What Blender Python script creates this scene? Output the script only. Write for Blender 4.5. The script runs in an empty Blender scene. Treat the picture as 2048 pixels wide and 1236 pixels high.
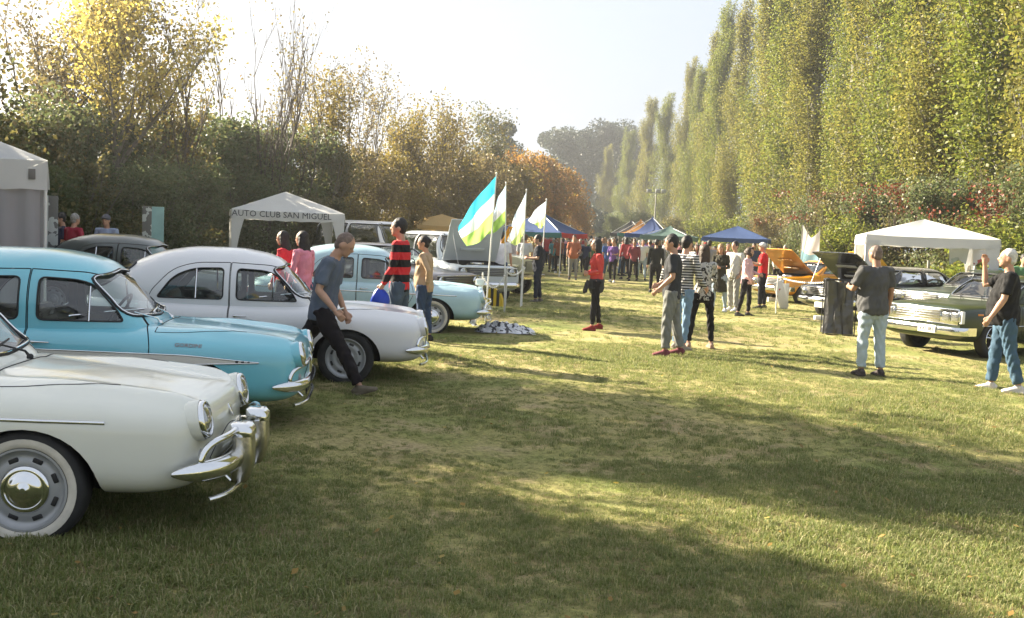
import bpy, bmesh, math, random
import numpy as np
from mathutils import Vector, Matrix, Euler
from mathutils.bvhtree import BVHTree

# ---------------------------------------------------------------- camera, sky, sun, exposure
SC = bpy.context.scene
C = SC.collection
R = math.radians
CAM_H = 1.68
F_PX, IMG_W, IMG_H = 1991.0, 2048, 1236
cam_data = bpy.data.cameras.new('camera')
cam_data.lens = 35.0; cam_data.sensor_width = 36.0; cam_data.clip_end = 3000; cam_data.clip_start = 0.05
cam = bpy.data.objects.new('camera', cam_data); C.objects.link(cam)
CAM_ROT = Matrix.Rotation(R(90 - 4.27), 3, 'X') @ Matrix.Rotation(R(2.5), 3, 'Z')
cam.matrix_world = Matrix.Translation((0, 0, CAM_H)) @ CAM_ROT.to_4x4()
SC.camera = cam

SUN_AZ, SUN_EL = 60.0, 26.5          # degrees to the left of the view direction, height
sun_dir = Vector((-math.sin(R(SUN_AZ)) * math.cos(R(SUN_EL)), math.cos(R(SUN_AZ)) * math.cos(R(SUN_EL)), math.sin(R(SUN_EL))))
world = bpy.data.worlds.new('World'); SC.world = world; world.use_nodes = True
wn, wl = world.node_tree.nodes, world.node_tree.links
wn.clear()
w_out = wn.new('ShaderNodeOutputWorld'); w_bg = wn.new('ShaderNodeBackground')
sky = wn.new('ShaderNodeTexSky'); sky.sky_type = 'NISHITA'; sky.sun_disc = False
sky.sun_elevation = R(SUN_EL); sky.sun_rotation = R(-SUN_AZ)
sky.altitude = 30; sky.air_density = 1.0; sky.dust_density = 3.0; sky.ozone_density = 1.0
# a thin high cloud sheet over the whole dome
tc = wn.new('ShaderNodeTexCoord'); sep = wn.new('ShaderNodeSeparateXYZ')
zmax = wn.new('ShaderNodeMath'); zmax.operation = 'MAXIMUM'; zmax.inputs[1].default_value = 0.0
zadd = wn.new('ShaderNodeMath'); zadd.operation = 'ADD'; zadd.inputs[1].default_value = 0.12
dx = wn.new('ShaderNodeMath'); dx.operation = 'DIVIDE'
dy = wn.new('ShaderNodeMath'); dy.operation = 'DIVIDE'
comb = wn.new('ShaderNodeCombineXYZ')
nz = wn.new('ShaderNodeTexNoise'); nz.inputs['Scale'].default_value = 0.7; nz.inputs['Detail'].default_value = 6; nz.inputs['Roughness'].default_value = 0.55
rmp = wn.new('ShaderNodeMapRange'); rmp.inputs[1].default_value = 0.36; rmp.inputs[2].default_value = 0.60
rmp.inputs[3].default_value = 0.80; rmp.inputs[4].default_value = 0.97
mixc = wn.new('ShaderNodeMix'); mixc.data_type = 'RGBA'
wl.new(tc.outputs['Generated'], sep.inputs[0]); wl.new(sep.outputs[2], zmax.inputs[0]); wl.new(zmax.outputs[0], zadd.inputs[0])
wl.new(sep.outputs[0], dx.inputs[0]); wl.new(zadd.outputs[0], dx.inputs[1])
wl.new(sep.outputs[1], dy.inputs[0]); wl.new(zadd.outputs[0], dy.inputs[1])
wl.new(dx.outputs[0], comb.inputs[0]); wl.new(dy.outputs[0], comb.inputs[1]); wl.new(comb.outputs[0], nz.inputs['Vector'])
wl.new(nz.outputs[0], rmp.inputs[0]); wl.new(rmp.outputs[0], mixc.inputs['Factor'])
wl.new(sky.outputs[0], mixc.inputs['A']); mixc.inputs['B'].default_value = (2.95, 3.2, 3.62, 1)
wl.new(mixc.outputs['Result'], w_bg.inputs['Color']); w_bg.inputs['Strength'].default_value = 0.05
wl.new(w_bg.outputs[0], w_out.inputs['Surface'])
sun_data = bpy.data.lights.new('sun', 'SUN'); sun_data.energy = 5.0; sun_data.angle = R(0.55); sun_data.color = (1.0, 0.88, 0.68)
sun = bpy.data.objects.new('sun', sun_data); C.objects.link(sun)
sun.rotation_euler = sun_dir.to_track_quat('Z', 'Y').to_euler(); sun.location = (0, 0, 60)
SC.view_settings.view_transform = 'Standard'; SC.view_settings.look = 'None'
SC.view_settings.exposure = 2.45; SC.view_settings.gamma = 1.0; SC.view_settings.use_curve_mapping = False
SC.cycles.max_bounces = 6; SC.cycles.transparent_max_bounces = 8; SC.cycles.diffuse_bounces = 3; SC.cycles.glossy_bounces = 3
SC.cycles.caustics_reflective = False; SC.cycles.caustics_refractive = False

def ray(px, py):
    d = CAM_ROT @ Vector(((px - IMG_W / 2) / F_PX, -(py - IMG_H / 2) / F_PX, -1.0))
    return d
def at(px, py, y):
    """point of the place seen towards a photo pixel, at depth y"""
    d = ray(px, py); t = y / d.y
    return Vector((d.x * t, y, CAM_H + d.z * t))
def gnd(px, py):
    """ground point under a photo pixel"""
    d = ray(px, py); t = -CAM_H / d.z
    return Vector((d.x * t, d.y * t, 0))
def gx(px, y):
    """ground X of a photo column at depth y"""
    py = 600.0
    for _ in range(6): py += at(px, py, y).z * F_PX / y
    return at(px, py, y).x

# ---------------------------------------------------------------- helpers
def tag(o, label=None, cat=None, group=None, kind=None):
    if label: o['label'] = label
    if cat: o['category'] = cat
    if group: o['group'] = group
    if kind: o['kind'] = kind
    return o
def empty(name, loc=(0, 0, 0), rz=0.0):
    o = bpy.data.objects.new(name, None); C.objects.link(o); o.location = loc; o.rotation_euler = (0, 0, rz)
    o.empty_display_size = 0.1
    return o
def link(name, me, parent=None, mat=None):
    o = bpy.data.objects.new(name, me); C.objects.link(o)
    if parent is not None: o.parent = parent
    if mat is not None:
        if len(me.materials) == 0: me.materials.append(mat)
    return o
def smooth(me, ang=40):
    me.polygons.foreach_set('use_smooth', [True] * len(me.polygons))
    if ang < 180: me.set_sharp_from_angle(angle=R(ang))
    me.update()
class MB:
    """collects shapes, then becomes one mesh"""
    def __init__(s): s.v = []; s.f = []; s.m = []
    def add(s, v, f, mi=0):
        n = len(s.v); s.v.extend([tuple(map(float, p)) for p in v]); s.f.extend([tuple(i + n for i in q) for q in f]); s.m.extend([mi] * len(f)); return s
    def box(s, c, d, rot=None, mi=0):
        v = []
        for sx in (-.5, .5):
            for sy in (-.5, .5):
                for sz in (-.5, .5):
                    p = Vector((sx * d[0], sy * d[1], sz * d[2]))
                    if rot is not None: p = rot @ p
                    v.append(p + Vector(c))
        f = [(0, 1, 3, 2), (4, 6, 7, 5), (0, 4, 5, 1), (2, 3, 7, 6), (0, 2, 6, 4), (1, 5, 7, 3)]
        return s.add(v, f, mi)
    def rbox(s, c, d, b=0.02, rot=None, mi=0, seg=2):
        bm = bmesh.new(); bmesh.ops.create_cube(bm, size=1)
        for v in bm.verts: v.co = Vector((v.co.x * d[0], v.co.y * d[1], v.co.z * d[2]))
        bmesh.ops.bevel(bm, geom=bm.edges[:], offset=min(b, min(d) * .49), segments=seg, affect='EDGES', profile=.5)
        bm.verts.index_update()
        vs = [((rot @ v.co) if rot is not None else v.co) + Vector(c) for v in bm.verts]
        fs = [[v.index for v in f.verts] for f in bm.faces]; bm.free()
        return s.add(vs, fs, mi)
    def tube(s, pts, rad, n=8, mi=0, cap=True, flat=None):
        pts = [Vector(p) for p in pts]; k = len(pts)
        if not hasattr(rad, '__len__'): rad = [rad] * k
        rings = []; up = None
        for i, p in enumerate(pts):
            t = (pts[min(i + 1, k - 1)] - pts[max(i - 1, 0)])
            if t.length < 1e-9: t = Vector((0, 0, 1))
            t.normalize()
            if up is None:
                up = Vector((0, 0, 1)) if abs(t.z) < .9 else Vector((1, 0, 0))
            a = t.cross(up)
            if a.length < 1e-4: a = t.cross(Vector((0.3, 1, 0.1)))
            a.normalize(); b = a.cross(t).normalized(); up = b
            r = rad[i]; ra, rb = (r if hasattr(r, '__len__') else (r, r))
            rings.append([p + a * (ra * math.cos(2 * math.pi * j / n)) + b * (rb * math.sin(2 * math.pi * j / n)) for j in range(n)])
        v = [q for rg in rings for q in rg]; f = []
        for i in range(k - 1):
            for j in range(n):
                j2 = (j + 1) % n
                f.append((i * n + j, i * n + j2, (i + 1) * n + j2, (i + 1) * n + j))
        if cap:
            f.append(tuple(range(n - 1, -1, -1))); f.append(tuple((k - 1) * n + j for j in range(n)))
        return s.add(v, f, mi)
    def lathe(s, prof, axis='y', n=40, c=(0, 0, 0), mi=0, closed=False):
        """profile of (radius, along)"""
        v = []; k = len(prof)
        for (r, a) in prof:
            for j in range(n):
                u = 2 * math.pi * j / n; p = (r * math.cos(u), a, r * math.sin(u)) if axis == 'y' else ((a, r * math.cos(u), r * math.sin(u)) if axis == 'x' else (r * math.cos(u), r * math.sin(u), a))
                v.append((p[0] + c[0], p[1] + c[1], p[2] + c[2]))
        f = []
        for i in range(k - 1 if not closed else k):
            for j in range(n):
                j2 = (j + 1) % n; i2 = (i + 1) % k
                f.append((i * n + j, i * n + j2, i2 * n + j2, i2 * n + j))
        return s.add(v, f, mi)
    def ell(s, c, r, rot=None, nu=12, nv=8, mi=0):
        v = []; f = []
        for i in range(nv + 1):
            th = math.pi * i / nv
            for j in range(nu):
                u = 2 * math.pi * j / nu
                p = Vector((r[0] * math.sin(th) * math.cos(u), r[1] * math.sin(th) * math.sin(u), r[2] * math.cos(th)))
                if i in (0, nv): p += Vector((1e-4 * math.cos(u), 1e-4 * math.sin(u), 0))
                if rot is not None: p = rot @ p
                v.append(p + Vector(c))
        for i in range(nv):
            for j in range(nu):
                j2 = (j + 1) % nu
                f.append((i * nu + j, (i + 1) * nu + j, (i + 1) * nu + j2, i * nu + j2))
        f.append(tuple(range(nu))); f.append(tuple(nv * nu + j for j in range(nu - 1, -1, -1)))
        return s.add(v, f, mi)
    def loft(s, rings, mi=0, cap=True):
        n = len(rings[0]); v = [q for r in rings for q in r]; f = []
        for i in range(len(rings) - 1):
            for j in range(n):
                j2 = (j + 1) % n
                f.append((i * n + j, i * n + j2, (i + 1) * n + j2, (i + 1) * n + j))
        if cap:
            f.append(tuple(range(n - 1, -1, -1))); f.append(tuple((len(rings) - 1) * n + j for j in range(n)))
        return s.add(v, f, mi)
    def prism(s, poly, lo, hi, axis='y', mi=0):
        """extrude a 2D outline: axis y -> (x,z), axis x -> (y,z), axis z -> (x,y)"""
        def P(u, w, t): return (u, t, w) if axis == 'y' else ((t, u, w) if axis == 'x' else (u, w, t))
        n = len(poly)
        v = [P(a, b, lo) for a, b in poly] + [P(a, b, hi) for a, b in poly]
        f = [tuple(range(n)), tuple(range(2 * n - 1, n - 1, -1))] + [(i, i + n, (i + 1) % n + n, (i + 1) % n) for i in range(n)]
        return s.add(v, f, mi)
    def mesh(s, name, mats=(), sm=40, fixn=False):
        me = bpy.data.meshes.new(name); me.from_pydata(s.v, [], s.f)
        for m in mats: me.materials.append(m)
        if len(mats) > 1: me.polygons.foreach_set('material_index', s.m)
        if fixn:
            bm = bmesh.new(); bm.from_mesh(me); bmesh.ops.recalc_face_normals(bm, faces=bm.faces[:]); bm.to_mesh(me); bm.free()
        if sm: smooth(me, sm)
        me.update()
        return me
    def build(s, name, mat, parent=None, sm=40, fixn=False):
        mats = mat if isinstance(mat, (list, tuple)) else [mat]
        return link(name, s.mesh(name, mats, sm, fixn), parent)
def np_mesh(name, verts, quads, mat, sm=False):
    me = bpy.data.meshes.new(name); nv, nf, k = len(verts), len(quads), quads.shape[1]
    me.vertices.add(nv); me.vertices.foreach_set('co', np.asarray(verts, np.float32).ravel())
    me.loops.add(nf * k); me.loops.foreach_set('vertex_index', np.asarray(quads, np.int32).ravel())
    me.polygons.add(nf); me.polygons.foreach_set('loop_start', np.arange(nf, dtype=np.int32) * k)
    me.update(calc_edges=True); me.validate()
    if mat: me.materials.append(mat)
    return me
def copy_tree(o, parent=None):
    c = o.copy(); C.objects.link(c); c.parent = parent
    for ch in o.children: copy_tree(ch, c)
    return c
def set_mat(o, mat, slot=0):
    o.material_slots[slot].link = 'OBJECT'; o.material_slots[slot].material = mat
def rounded(poly, r, k=4):
    """round the corners of a 2D outline; r a number or one per corner"""
    out = []; n = len(poly)
    for i in range(n):
        p = Vector(poly[i]); a = Vector(poly[i - 1]) - p; b = Vector(poly[(i + 1) % n]) - p
        rr = r[i] if hasattr(r, '__len__') else r
        rr = min(rr, a.length * .48, b.length * .48)
        if rr < 1e-4: out.append(tuple(p)); continue
        s, e = p + a.normalized() * rr, p + b.normalized() * rr
        for j in range(k + 1):
            t = j / k; out.append(tuple(s * (1 - t) ** 2 + p * 2 * t * (1 - t) + e * t * t))
    return out
def grow_poly(poly, d):
    """offset an outline outwards by d"""
    n = len(poly); ar = sum(poly[i][0] * poly[(i + 1) % n][1] - poly[(i + 1) % n][0] * poly[i][1] for i in range(n))
    sg = 1 if ar > 0 else -1; out = []
    for i in range(n):
        a, p, b = Vector(poly[i - 1]), Vector(poly[i]), Vector(poly[(i + 1) % n])
        t1, t2 = (p - a), (b - p)
        n1 = Vector((t1.y, -t1.x)).normalized() * sg if t1.length > 1e-9 else Vector((0, 0))
        n2 = Vector((t2.y, -t2.x)).normalized() * sg if t2.length > 1e-9 else n1
        m = n1 + n2
        if m.length < 1e-6: m = n1
        m.normalize(); out.append(tuple(p + m * d))
    return out
def lerp_tab(tab, x):
    """smooth (Catmull) interpolation in a table of (x, a, b, ...), ordered in x"""
    n = len(tab)
    if x <= tab[0][0]: return list(tab[0][1:])
    if x >= tab[-1][0]: return list(tab[-1][1:])
    for i in range(n - 1):
        if tab[i][0] <= x <= tab[i + 1][0]: break
    x0, x1 = tab[i][0], tab[i + 1][0]; t = (x - x0) / (x1 - x0); out = []
    for k in range(1, len(tab[0])):
        y0, y1 = tab[i][k], tab[i + 1][k]
        d = (y1 - y0) / (x1 - x0)
        dl = (y0 - tab[i - 1][k]) / (x0 - tab[i - 1][0]) if i > 0 else d
        dr = (tab[i + 2][k] - y1) / (tab[i + 2][0] - x1) if i + 2 < n else d
        m0 = 0 if dl * d <= 0 else 2 * dl * d / (dl + d)
        m1 = 0 if dr * d <= 0 else 2 * dr * d / (dr + d)
        h = x1 - x0
        out.append((2 * t**3 - 3 * t**2 + 1) * y0 + (t**3 - 2 * t**2 + t) * h * m0 + (-2 * t**3 + 3 * t**2) * y1 + (t**3 - t**2) * h * m1)
    return out

# ---------------------------------------------------------------- materials
def mk(name, col, rough=.6, metal=0.0, coat=0.0, spec=.5, var=0.0, vscale=6.0, bump=0.0, bscale=40.0, trans=0.0, sheen=0.0, col2=None):
    m = bpy.data.materials.new(name); m.use_nodes = True
    nt = m.node_tree; b = nt.nodes['Principled BSDF']
    b.inputs['Base Color'].default_value = (*col, 1); b.inputs['Roughness'].default_value = rough; b.inputs['Metallic'].default_value = metal
    b.inputs['Coat Weight'].default_value = coat; b.inputs['Coat Roughness'].default_value = .06; b.inputs['Specular IOR Level'].default_value = spec
    if sheen: b.inputs['Sheen Weight'].default_value = sheen
    co = nt.nodes.new('ShaderNodeTexCoord')
    if var or col2:
        n = nt.nodes.new('ShaderNodeTexNoise'); n.inputs['Scale'].default_value = vscale; n.inputs['Detail'].default_value = 5
        nt.links.new(co.outputs['Object'], n.inputs['Vector'])
        mr = nt.nodes.new('ShaderNodeMapRange'); mr.inputs[1].default_value = .3; mr.inputs[2].default_value = .7
        nt.links.new(n.outputs[0], mr.inputs[0])
        mx = nt.nodes.new('ShaderNodeMix'); mx.data_type = 'RGBA'
        c2 = col2 if col2 else tuple(min(1, c * (1 + var)) for c in col); c1 = col if col2 else tuple(c * (1 - var) for c in col)
        mx.inputs['A'].default_value = (*c1, 1); mx.inputs['B'].default_value = (*c2, 1)
        nt.links.new(mr.outputs[0], mx.inputs['Factor']); nt.links.new(mx.outputs['Result'], b.inputs['Base Color'])
        m['mix'] = mx.name
    if bump:
        n2 = nt.nodes.new('ShaderNodeTexNoise'); n2.inputs['Scale'].default_value = bscale; n2.inputs['Detail'].default_value = 4
        nt.links.new(co.outputs['Object'], n2.inputs['Vector'])
        bp = nt.nodes.new('ShaderNodeBump'); bp.inputs['Strength'].default_value = bump; bp.inputs['Distance'].default_value = .02
        nt.links.new(n2.outputs[0], bp.inputs['Height']); nt.links.new(bp.outputs[0], b.inputs['Normal'])
    if trans:
        t = nt.nodes.new('ShaderNodeBsdfTranslucent'); t.inputs[0].default_value = (*[min(1, c * 1.1) for c in col], 1)
        ms = nt.nodes.new('ShaderNodeMixShader'); ms.inputs[0].default_value = trans
        nt.links.new(b.outputs[0], ms.inputs[1]); nt.links.new(t.outputs[0], ms.inputs[2])
        nt.links.new(ms.outputs[0], nt.nodes['Material Output'].inputs[0])
    return m
def mk_glass(name, tint=(.75, .82, .80), refl=.12):
    """thin window pane: partly mirror, partly see-through"""
    m = bpy.data.materials.new(name); m.use_nodes = True; nt = m.node_tree; nt.nodes.clear()
    o = nt.nodes.new('ShaderNodeOutputMaterial'); t = nt.nodes.new('ShaderNodeBsdfTransparent'); g = nt.nodes.new('ShaderNodeBsdfGlossy')
    t.inputs[0].default_value = (*tint, 1); g.inputs['Roughness'].default_value = .03
    lw = nt.nodes.new('ShaderNodeFresnel'); lw.inputs[0].default_value = 1.5
    ad = nt.nodes.new('ShaderNodeMath'); ad.operation = 'MULTIPLY_ADD'; ad.inputs[1].default_value = 1.3; ad.inputs[2].default_value = refl * .5; ad.use_clamp = True
    mx = nt.nodes.new('ShaderNodeMixShader')
    nt.links.new(lw.outputs[0], ad.inputs[0]); nt.links.new(ad.outputs[0], mx.inputs[0]); nt.links.new(t.outputs[0], mx.inputs[1]); nt.links.new(g.outputs[0], mx.inputs[2]); nt.links.new(mx.outputs[0], o.inputs[0])
    return m
WORK = bpy.data.scenes.new('bench')          # modifiers are applied here, away from the scene
WC = WORK.collection
def evaluate(o, remove=True):
    with bpy.context.temp_override(scene=WORK, view_layer=WORK.view_layers[0]):
        dg = bpy.context.evaluated_depsgraph_get(); dg.update()
        me = bpy.data.meshes.new_from_object(o.evaluated_get(dg))
    if remove: bpy.data.objects.remove(o)
    return me
def boolean(me, cuts):
    """cuts: list of (mesh, operation) applied in order; returns a new mesh"""
    o = bpy.data.objects.new('work', me); WC.objects.link(o); tmp = []
    for cm, op in cuts:
        c = bpy.data.objects.new('cut', cm); WC.objects.link(c); tmp.append(c)
        m = o.modifiers.new('b', 'BOOLEAN'); m.operation = op; m.object = c; m.solver = 'EXACT'; m.material_mode = 'TRANSFER'
    r = evaluate(o)
    for c in tmp: bpy.data.objects.remove(c)
    return r
def text_mesh(s, size, depth=.002):
    cu = bpy.data.curves.new('lettering', 'FONT'); cu.body = s; cu.size = size; cu.extrude = depth; cu.align_x = 'CENTER'; cu.resolution_u = 2
    o = bpy.data.objects.new('lettering', cu); WC.objects.link(o); return evaluate(o)

def split_islands(me, name, mat, parent):
    """one object for each separate letter of a lettering mesh"""
    bm = bmesh.new(); bm.from_mesh(me); bm.verts.ensure_lookup_table(); seen = set()
    for v0 in bm.verts:
        if v0.index in seen: continue
        st, isl = [v0], []
        seen.add(v0.index)
        while st:
            v = st.pop(); isl.append(v)
            for e in v.link_edges:
                w = e.other_vert(v)
                if w.index not in seen: seen.add(w.index); st.append(w)
        ix = {v.index: i for i, v in enumerate(isl)}; fs = {f for v in isl for f in v.link_faces}
        m2 = bpy.data.meshes.new(name); m2.from_pydata([tuple(v.co) for v in isl], [], [[ix[v.index] for v in f.verts] for f in fs]); m2.materials.append(mat); link(name, m2, parent)
    bm.free()
M = {}
M['chrome'] = mk('chrome', (.72, .73, .74), .09, 1.0, bump=.03, bscale=9)
M['chrome_worn'] = mk('worn chrome', (.60, .58, .53), .24, 1.0, var=.12, vscale=14, bump=.10, bscale=30)
M['rubber'] = mk('tyre rubber', (.018, .018, .018), .8, var=.3, vscale=9, bump=.15, bscale=60)
M['whitewall'] = mk('whitewall', (.55, .52, .45), .6, var=.10, vscale=20)
M['steel'] = mk('steel wheel', (.34, .35, .36), .42, .35, var=.08)
M['dark'] = mk('dark trim', (.012, .012, .013), .6)
M['seam'] = mk('panel seam', (.015, .015, .016), .8)
M['under'] = mk('underbody', (.02, .019, .018), .9, var=.3)
M['interior'] = mk('interior lining', (.17, .165, .155), .8, var=.2)
M['seat'] = mk('seat vinyl', (.11, .085, .075), .55, var=.25)
M['glass'] = mk_glass('window glass')
M['lens'] = mk('headlamp lens', (.34, .35, .35), .10, .75, coat=1)
M['amber'] = mk('amber lens', (.55, .17, .02), .25, coat=1)
M['red_lens'] = mk('red lens', (.4, .02, .02), .25, coat=1)
M['plate_white'] = mk('number plate', (.65, .65, .63), .4)
M['plate_black'] = mk('number plate black', (.02, .02, .02), .4)
M['white_steel'] = mk('white tube', (.70, .70, .68), .4)
M['grey_steel'] = mk('grey tube', (.30, .30, .30), .45, .4)
# ---------------------------------------------------------------- ground and grass
def ground_mat():
    m = bpy.data.materials.new('meadow ground'); m.use_nodes = True; nt = m.node_tree; b = nt.nodes['Principled BSDF']; L = nt.links.new
    co = nt.nodes.new('ShaderNodeTexCoord')
    def noise(s, d=6, r=.6):
        n = nt.nodes.new('ShaderNodeTexNoise'); n.inputs['Scale'].default_value = s; n.inputs['Detail'].default_value = d; n.inputs['Roughness'].default_value = r; L(co.outputs['Object'], n.inputs['Vector']); return n
    def ramp(n, stops):
        r = nt.nodes.new('ShaderNodeValToRGB'); L(n.outputs[0], r.inputs[0]); e = r.color_ramp.elements
        e[0].position, e[0].color = stops[0][0], (*stops[0][1], 1); e[1].position, e[1].color = stops[-1][0], (*stops[-1][1], 1)
        for p, c in stops[1:-1]: q = e.new(p); q.color = (*c, 1)
        return r
    big = ramp(noise(.42, 4), [(.34, (.38, .32, .155)), (.50, (.29, .275, .105)), (.64, (.19, .225, .066))])
    fine = ramp(noise(26, 8, .72), [(.30, (.40, .36, .30)), (.52, (1, 1, 1)), (.72, (1.35, 1.3, 1.15))])
    dry = ramp(noise(1.6, 5), [(.50, (0, 0, 0)), (.72, (1, 1, 1))])
    mx = nt.nodes.new('ShaderNodeMix'); mx.data_type = 'RGBA'; mx.blend_type = 'MIX'; L(dry.outputs[0], mx.inputs['Factor']); L(big.outputs[0], mx.inputs['A']); mx.inputs['B'].default_value = (.39, .31, .18, 1)
    mu = nt.nodes.new('ShaderNodeMix'); mu.data_type = 'RGBA'; mu.blend_type = 'MULTIPLY'; mu.inputs['Factor'].default_value = 1; L(mx.outputs['Result'], mu.inputs['A']); L(fine.outputs[0], mu.inputs['B'])
    L(mu.outputs['Result'], b.inputs['Base Color']); b.inputs['Roughness'].default_value = .95; b.inputs['Specular IOR Level'].default_value = .15
    bp = nt.nodes.new('ShaderNodeBump'); bp.inputs['Strength'].default_value = .8; bp.inputs['Distance'].default_value = .05; L(noise(14, 8, .7).outputs[0], bp.inputs['Height']); L(bp.outputs[0], b.inputs['Normal'])
    return m
rng = np.random.default_rng(11)
# one sheet, finer near the camera
def gheight(x, y):
    return .018 * np.sin(x * 1.7 + .8 * np.sin(y * 1.1)) * np.sin(y * 1.3 + .5) + .012 * np.sin(x * 4.1 + y * 2.3)
gx_ = np.concatenate([[-1500, -600, -200, -80, -40], np.linspace(-24, 24, 97), [40, 80, 200, 600, 1500]])
gy_ = np.concatenate([[-1500, -300, -60, -15], np.linspace(-4, 50, 109), [60, 80, 120, 200, 350, 800, 2500]])
XX, YY = np.meshgrid(gx_, gy_); ZZ = gheight(XX, YY) * (np.abs(XX) < 25) * (YY < 51) * (YY > -5) - .005
nv_x = len(gx_); idx = np.arange(XX.size).reshape(XX.shape)
quads = np.stack([idx[:-1, :-1], idx[:-1, 1:], idx[1:, 1:], idx[1:, :-1]], -1).reshape(-1, 4)
ground = link('ground', np_mesh('ground', np.stack([XX, YY, ZZ], -1).reshape(-1, 3), quads, ground_mat()))
smooth(ground.data, 180); tag(ground, kind='structure')
def island_mat(name, cols, rough=.6, trans=.35, spec=.3, tint=1.25):
    """one colour per leaf or blade"""
    m = bpy.data.materials.new(name); m.use_nodes = True; nt = m.node_tree; b = nt.nodes['Principled BSDF']; L = nt.links.new
    g = nt.nodes.new('ShaderNodeNewGeometry'); r = nt.nodes.new('ShaderNodeValToRGB'); r.color_ramp.interpolation = 'LINEAR'
    e = r.color_ramp.elements; n = len(cols)
    e[0].position, e[0].color = 0, (*cols[0], 1); e[1].position, e[1].color = 1, (*cols[-1], 1)
    for k in range(1, n - 1): q = e.new(k / (n - 1)); q.color = (*cols[k], 1)
    L(g.outputs['Random Per Island'], r.inputs[0]); L(r.outputs[0], b.inputs['Base Color']); b.inputs['Roughness'].default_value = rough; b.inputs['Specular IOR Level'].default_value = spec
    if trans:
        t = nt.nodes.new('ShaderNodeBsdfTranslucent'); mu = nt.nodes.new('ShaderNodeMix'); mu.data_type = 'RGBA'; mu.blend_type = 'MULTIPLY'; mu.inputs['Factor'].default_value = 1
        L(r.outputs[0], mu.inputs['A']); mu.inputs['B'].default_value = (tint, tint, tint * .8, 1); L(mu.outputs['Result'], t.inputs[0])
        ms = nt.nodes.new('ShaderNodeMixShader'); ms.inputs[0].default_value = trans; L(b.outputs[0], ms.inputs[1]); L(t.outputs[0], ms.inputs[2]); L(ms.outputs[0], nt.nodes['Material Output'].inputs[0])
    return m
M['blade'] = island_mat('grass blades', [(.110, .150, .044), (.180, .210, .070), (.235, .245, .098), (.145, .188, .054), (.30, .29, .140), (.40, .37, .215)], .6, .4, .25)
def tuft_mesh(seed, n, h, spread, mat, flat=0.0):
    r = np.random.default_rng(seed); V, Q = [], []
    for k in range(n):
        a = r.uniform(0, 6.283); lean = r.uniform(.15, 1.15) + flat; hh = h * r.uniform(.45, 1.1); w = r.uniform(.0015, .0031)
        bx, by = r.normal(0, spread, 2); d = np.array([math.cos(a), math.sin(a), 0]); s = np.array([-d[1], d[0], 0]); p = np.array([bx, by, 0])
        m = p + d * hh * lean * .35 + np.array([0, 0, hh * (.62 - .35 * min(1, flat))]); t = p + d * hh * lean + np.array([0, 0, hh * max(.06, 1 - .28 * lean - .35 * flat)])
        i = len(V); V += [p - s * w, p + s * w, m + s * w * .8, m - s * w * .8, t]; Q += [(i, i + 1, i + 2, i + 3), (i + 3, i + 2, i + 4, i + 4)]
    me = bpy.data.meshes.new('tuft'); me.from_pydata([tuple(v) for v in V], [], [q if q[2] != q[3] else q[:3] for q in Q]); me.materials.append(mat); return me
tuft_col = bpy.data.collections.new('grass_tufts')
M['straw'] = island_mat('dry straw', [(.30, .25, .13), (.24, .20, .10), (.36, .30, .18), (.20, .18, .08)], .7, .35, .2)
M['fallen'] = island_mat('fallen leaves', [(.30, .20, .06), (.22, .14, .05), (.34, .26, .08), (.17, .11, .05)], .7, .3, .2)
for k in range(8):
    tuft_col.objects.link(bpy.data.objects.new('tuft', tuft_mesh(50 + k, 40 if k < 6 else 22, (.050, .046, .040, .058, .036, .052, .05, .045)[k], (.035, .045)[k > 5], M['blade'] if k < 6 else M['straw'], 0 if k < 6 else 1.2)))
def scatter(n, y0, y1, dens_pow):
    y = y0 + (y1 - y0) * rng.random(n) ** dens_pow
    x = (rng.random(n) - .5) * 2 * (y * .56 + 2.2)
    return x, y
px_, py_, ps_ = [], [], []
for n, y0, y1, pw, sc in ((26000, 2.2, 7.5, .8, 1.0), (34000, 7.5, 16, .75, 1.05), (34000, 16, 38, .7, 1.25)):
    x, y = scatter(n, y0, y1, pw); px_.append(x); py_.append(y); ps_.append(sc * rng.uniform(.55, 1.25, n))
px_, py_, ps_ = map(np.concatenate, (px_, py_, ps_))
# tussocky: lower growth in worn patches
worn = .40 + .75 * (np.sin(px_ * .9 + 1.3 * np.sin(py_ * .7)) * np.sin(py_ * .8 + 2 + np.sin(px_ * .5)) * .5 + .5); ps_ = ps_ * worn
pm = bpy.data.meshes.new('grass'); pm.vertices.add(len(px_)); pm.vertices.foreach_set('co', np.stack([px_, py_, gheight(px_, py_) - .006], -1).astype(np.float32).ravel())
at_ = pm.attributes.new('size', 'FLOAT', 'POINT'); at_.data.foreach_set('value', ps_.astype(np.float32)); pm.materials.append(M['blade'])
grass = link('grass', pm); tag(grass, 'short patchy meadow grass over the whole field', 'grass', kind='stuff')
ng = bpy.data.node_groups.new('grass', 'GeometryNodeTree'); ng.interface.new_socket('Geometry', in_out='INPUT', socket_type='NodeSocketGeometry'); ng.interface.new_socket('Geometry', in_out='OUTPUT', socket_type='NodeSocketGeometry')
gi, go = ng.nodes.new('NodeGroupInput'), ng.nodes.new('NodeGroupOutput'); ip = ng.nodes.new('GeometryNodeInstanceOnPoints'); ci = ng.nodes.new('GeometryNodeCollectionInfo')
ci.inputs['Collection'].default_value = tuft_col; ci.inputs['Separate Children'].default_value = True; ci.inputs['Reset Children'].default_value = True
rv = ng.nodes.new('FunctionNodeRandomValue'); rv.data_type = 'FLOAT_VECTOR'; rv.inputs[0].default_value = (-.12, -.12, 0); rv.inputs[1].default_value = (.12, .12, 6.283)
na = ng.nodes.new('GeometryNodeInputNamedAttribute'); na.data_type = 'FLOAT'; na.inputs[0].default_value = 'size'
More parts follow.
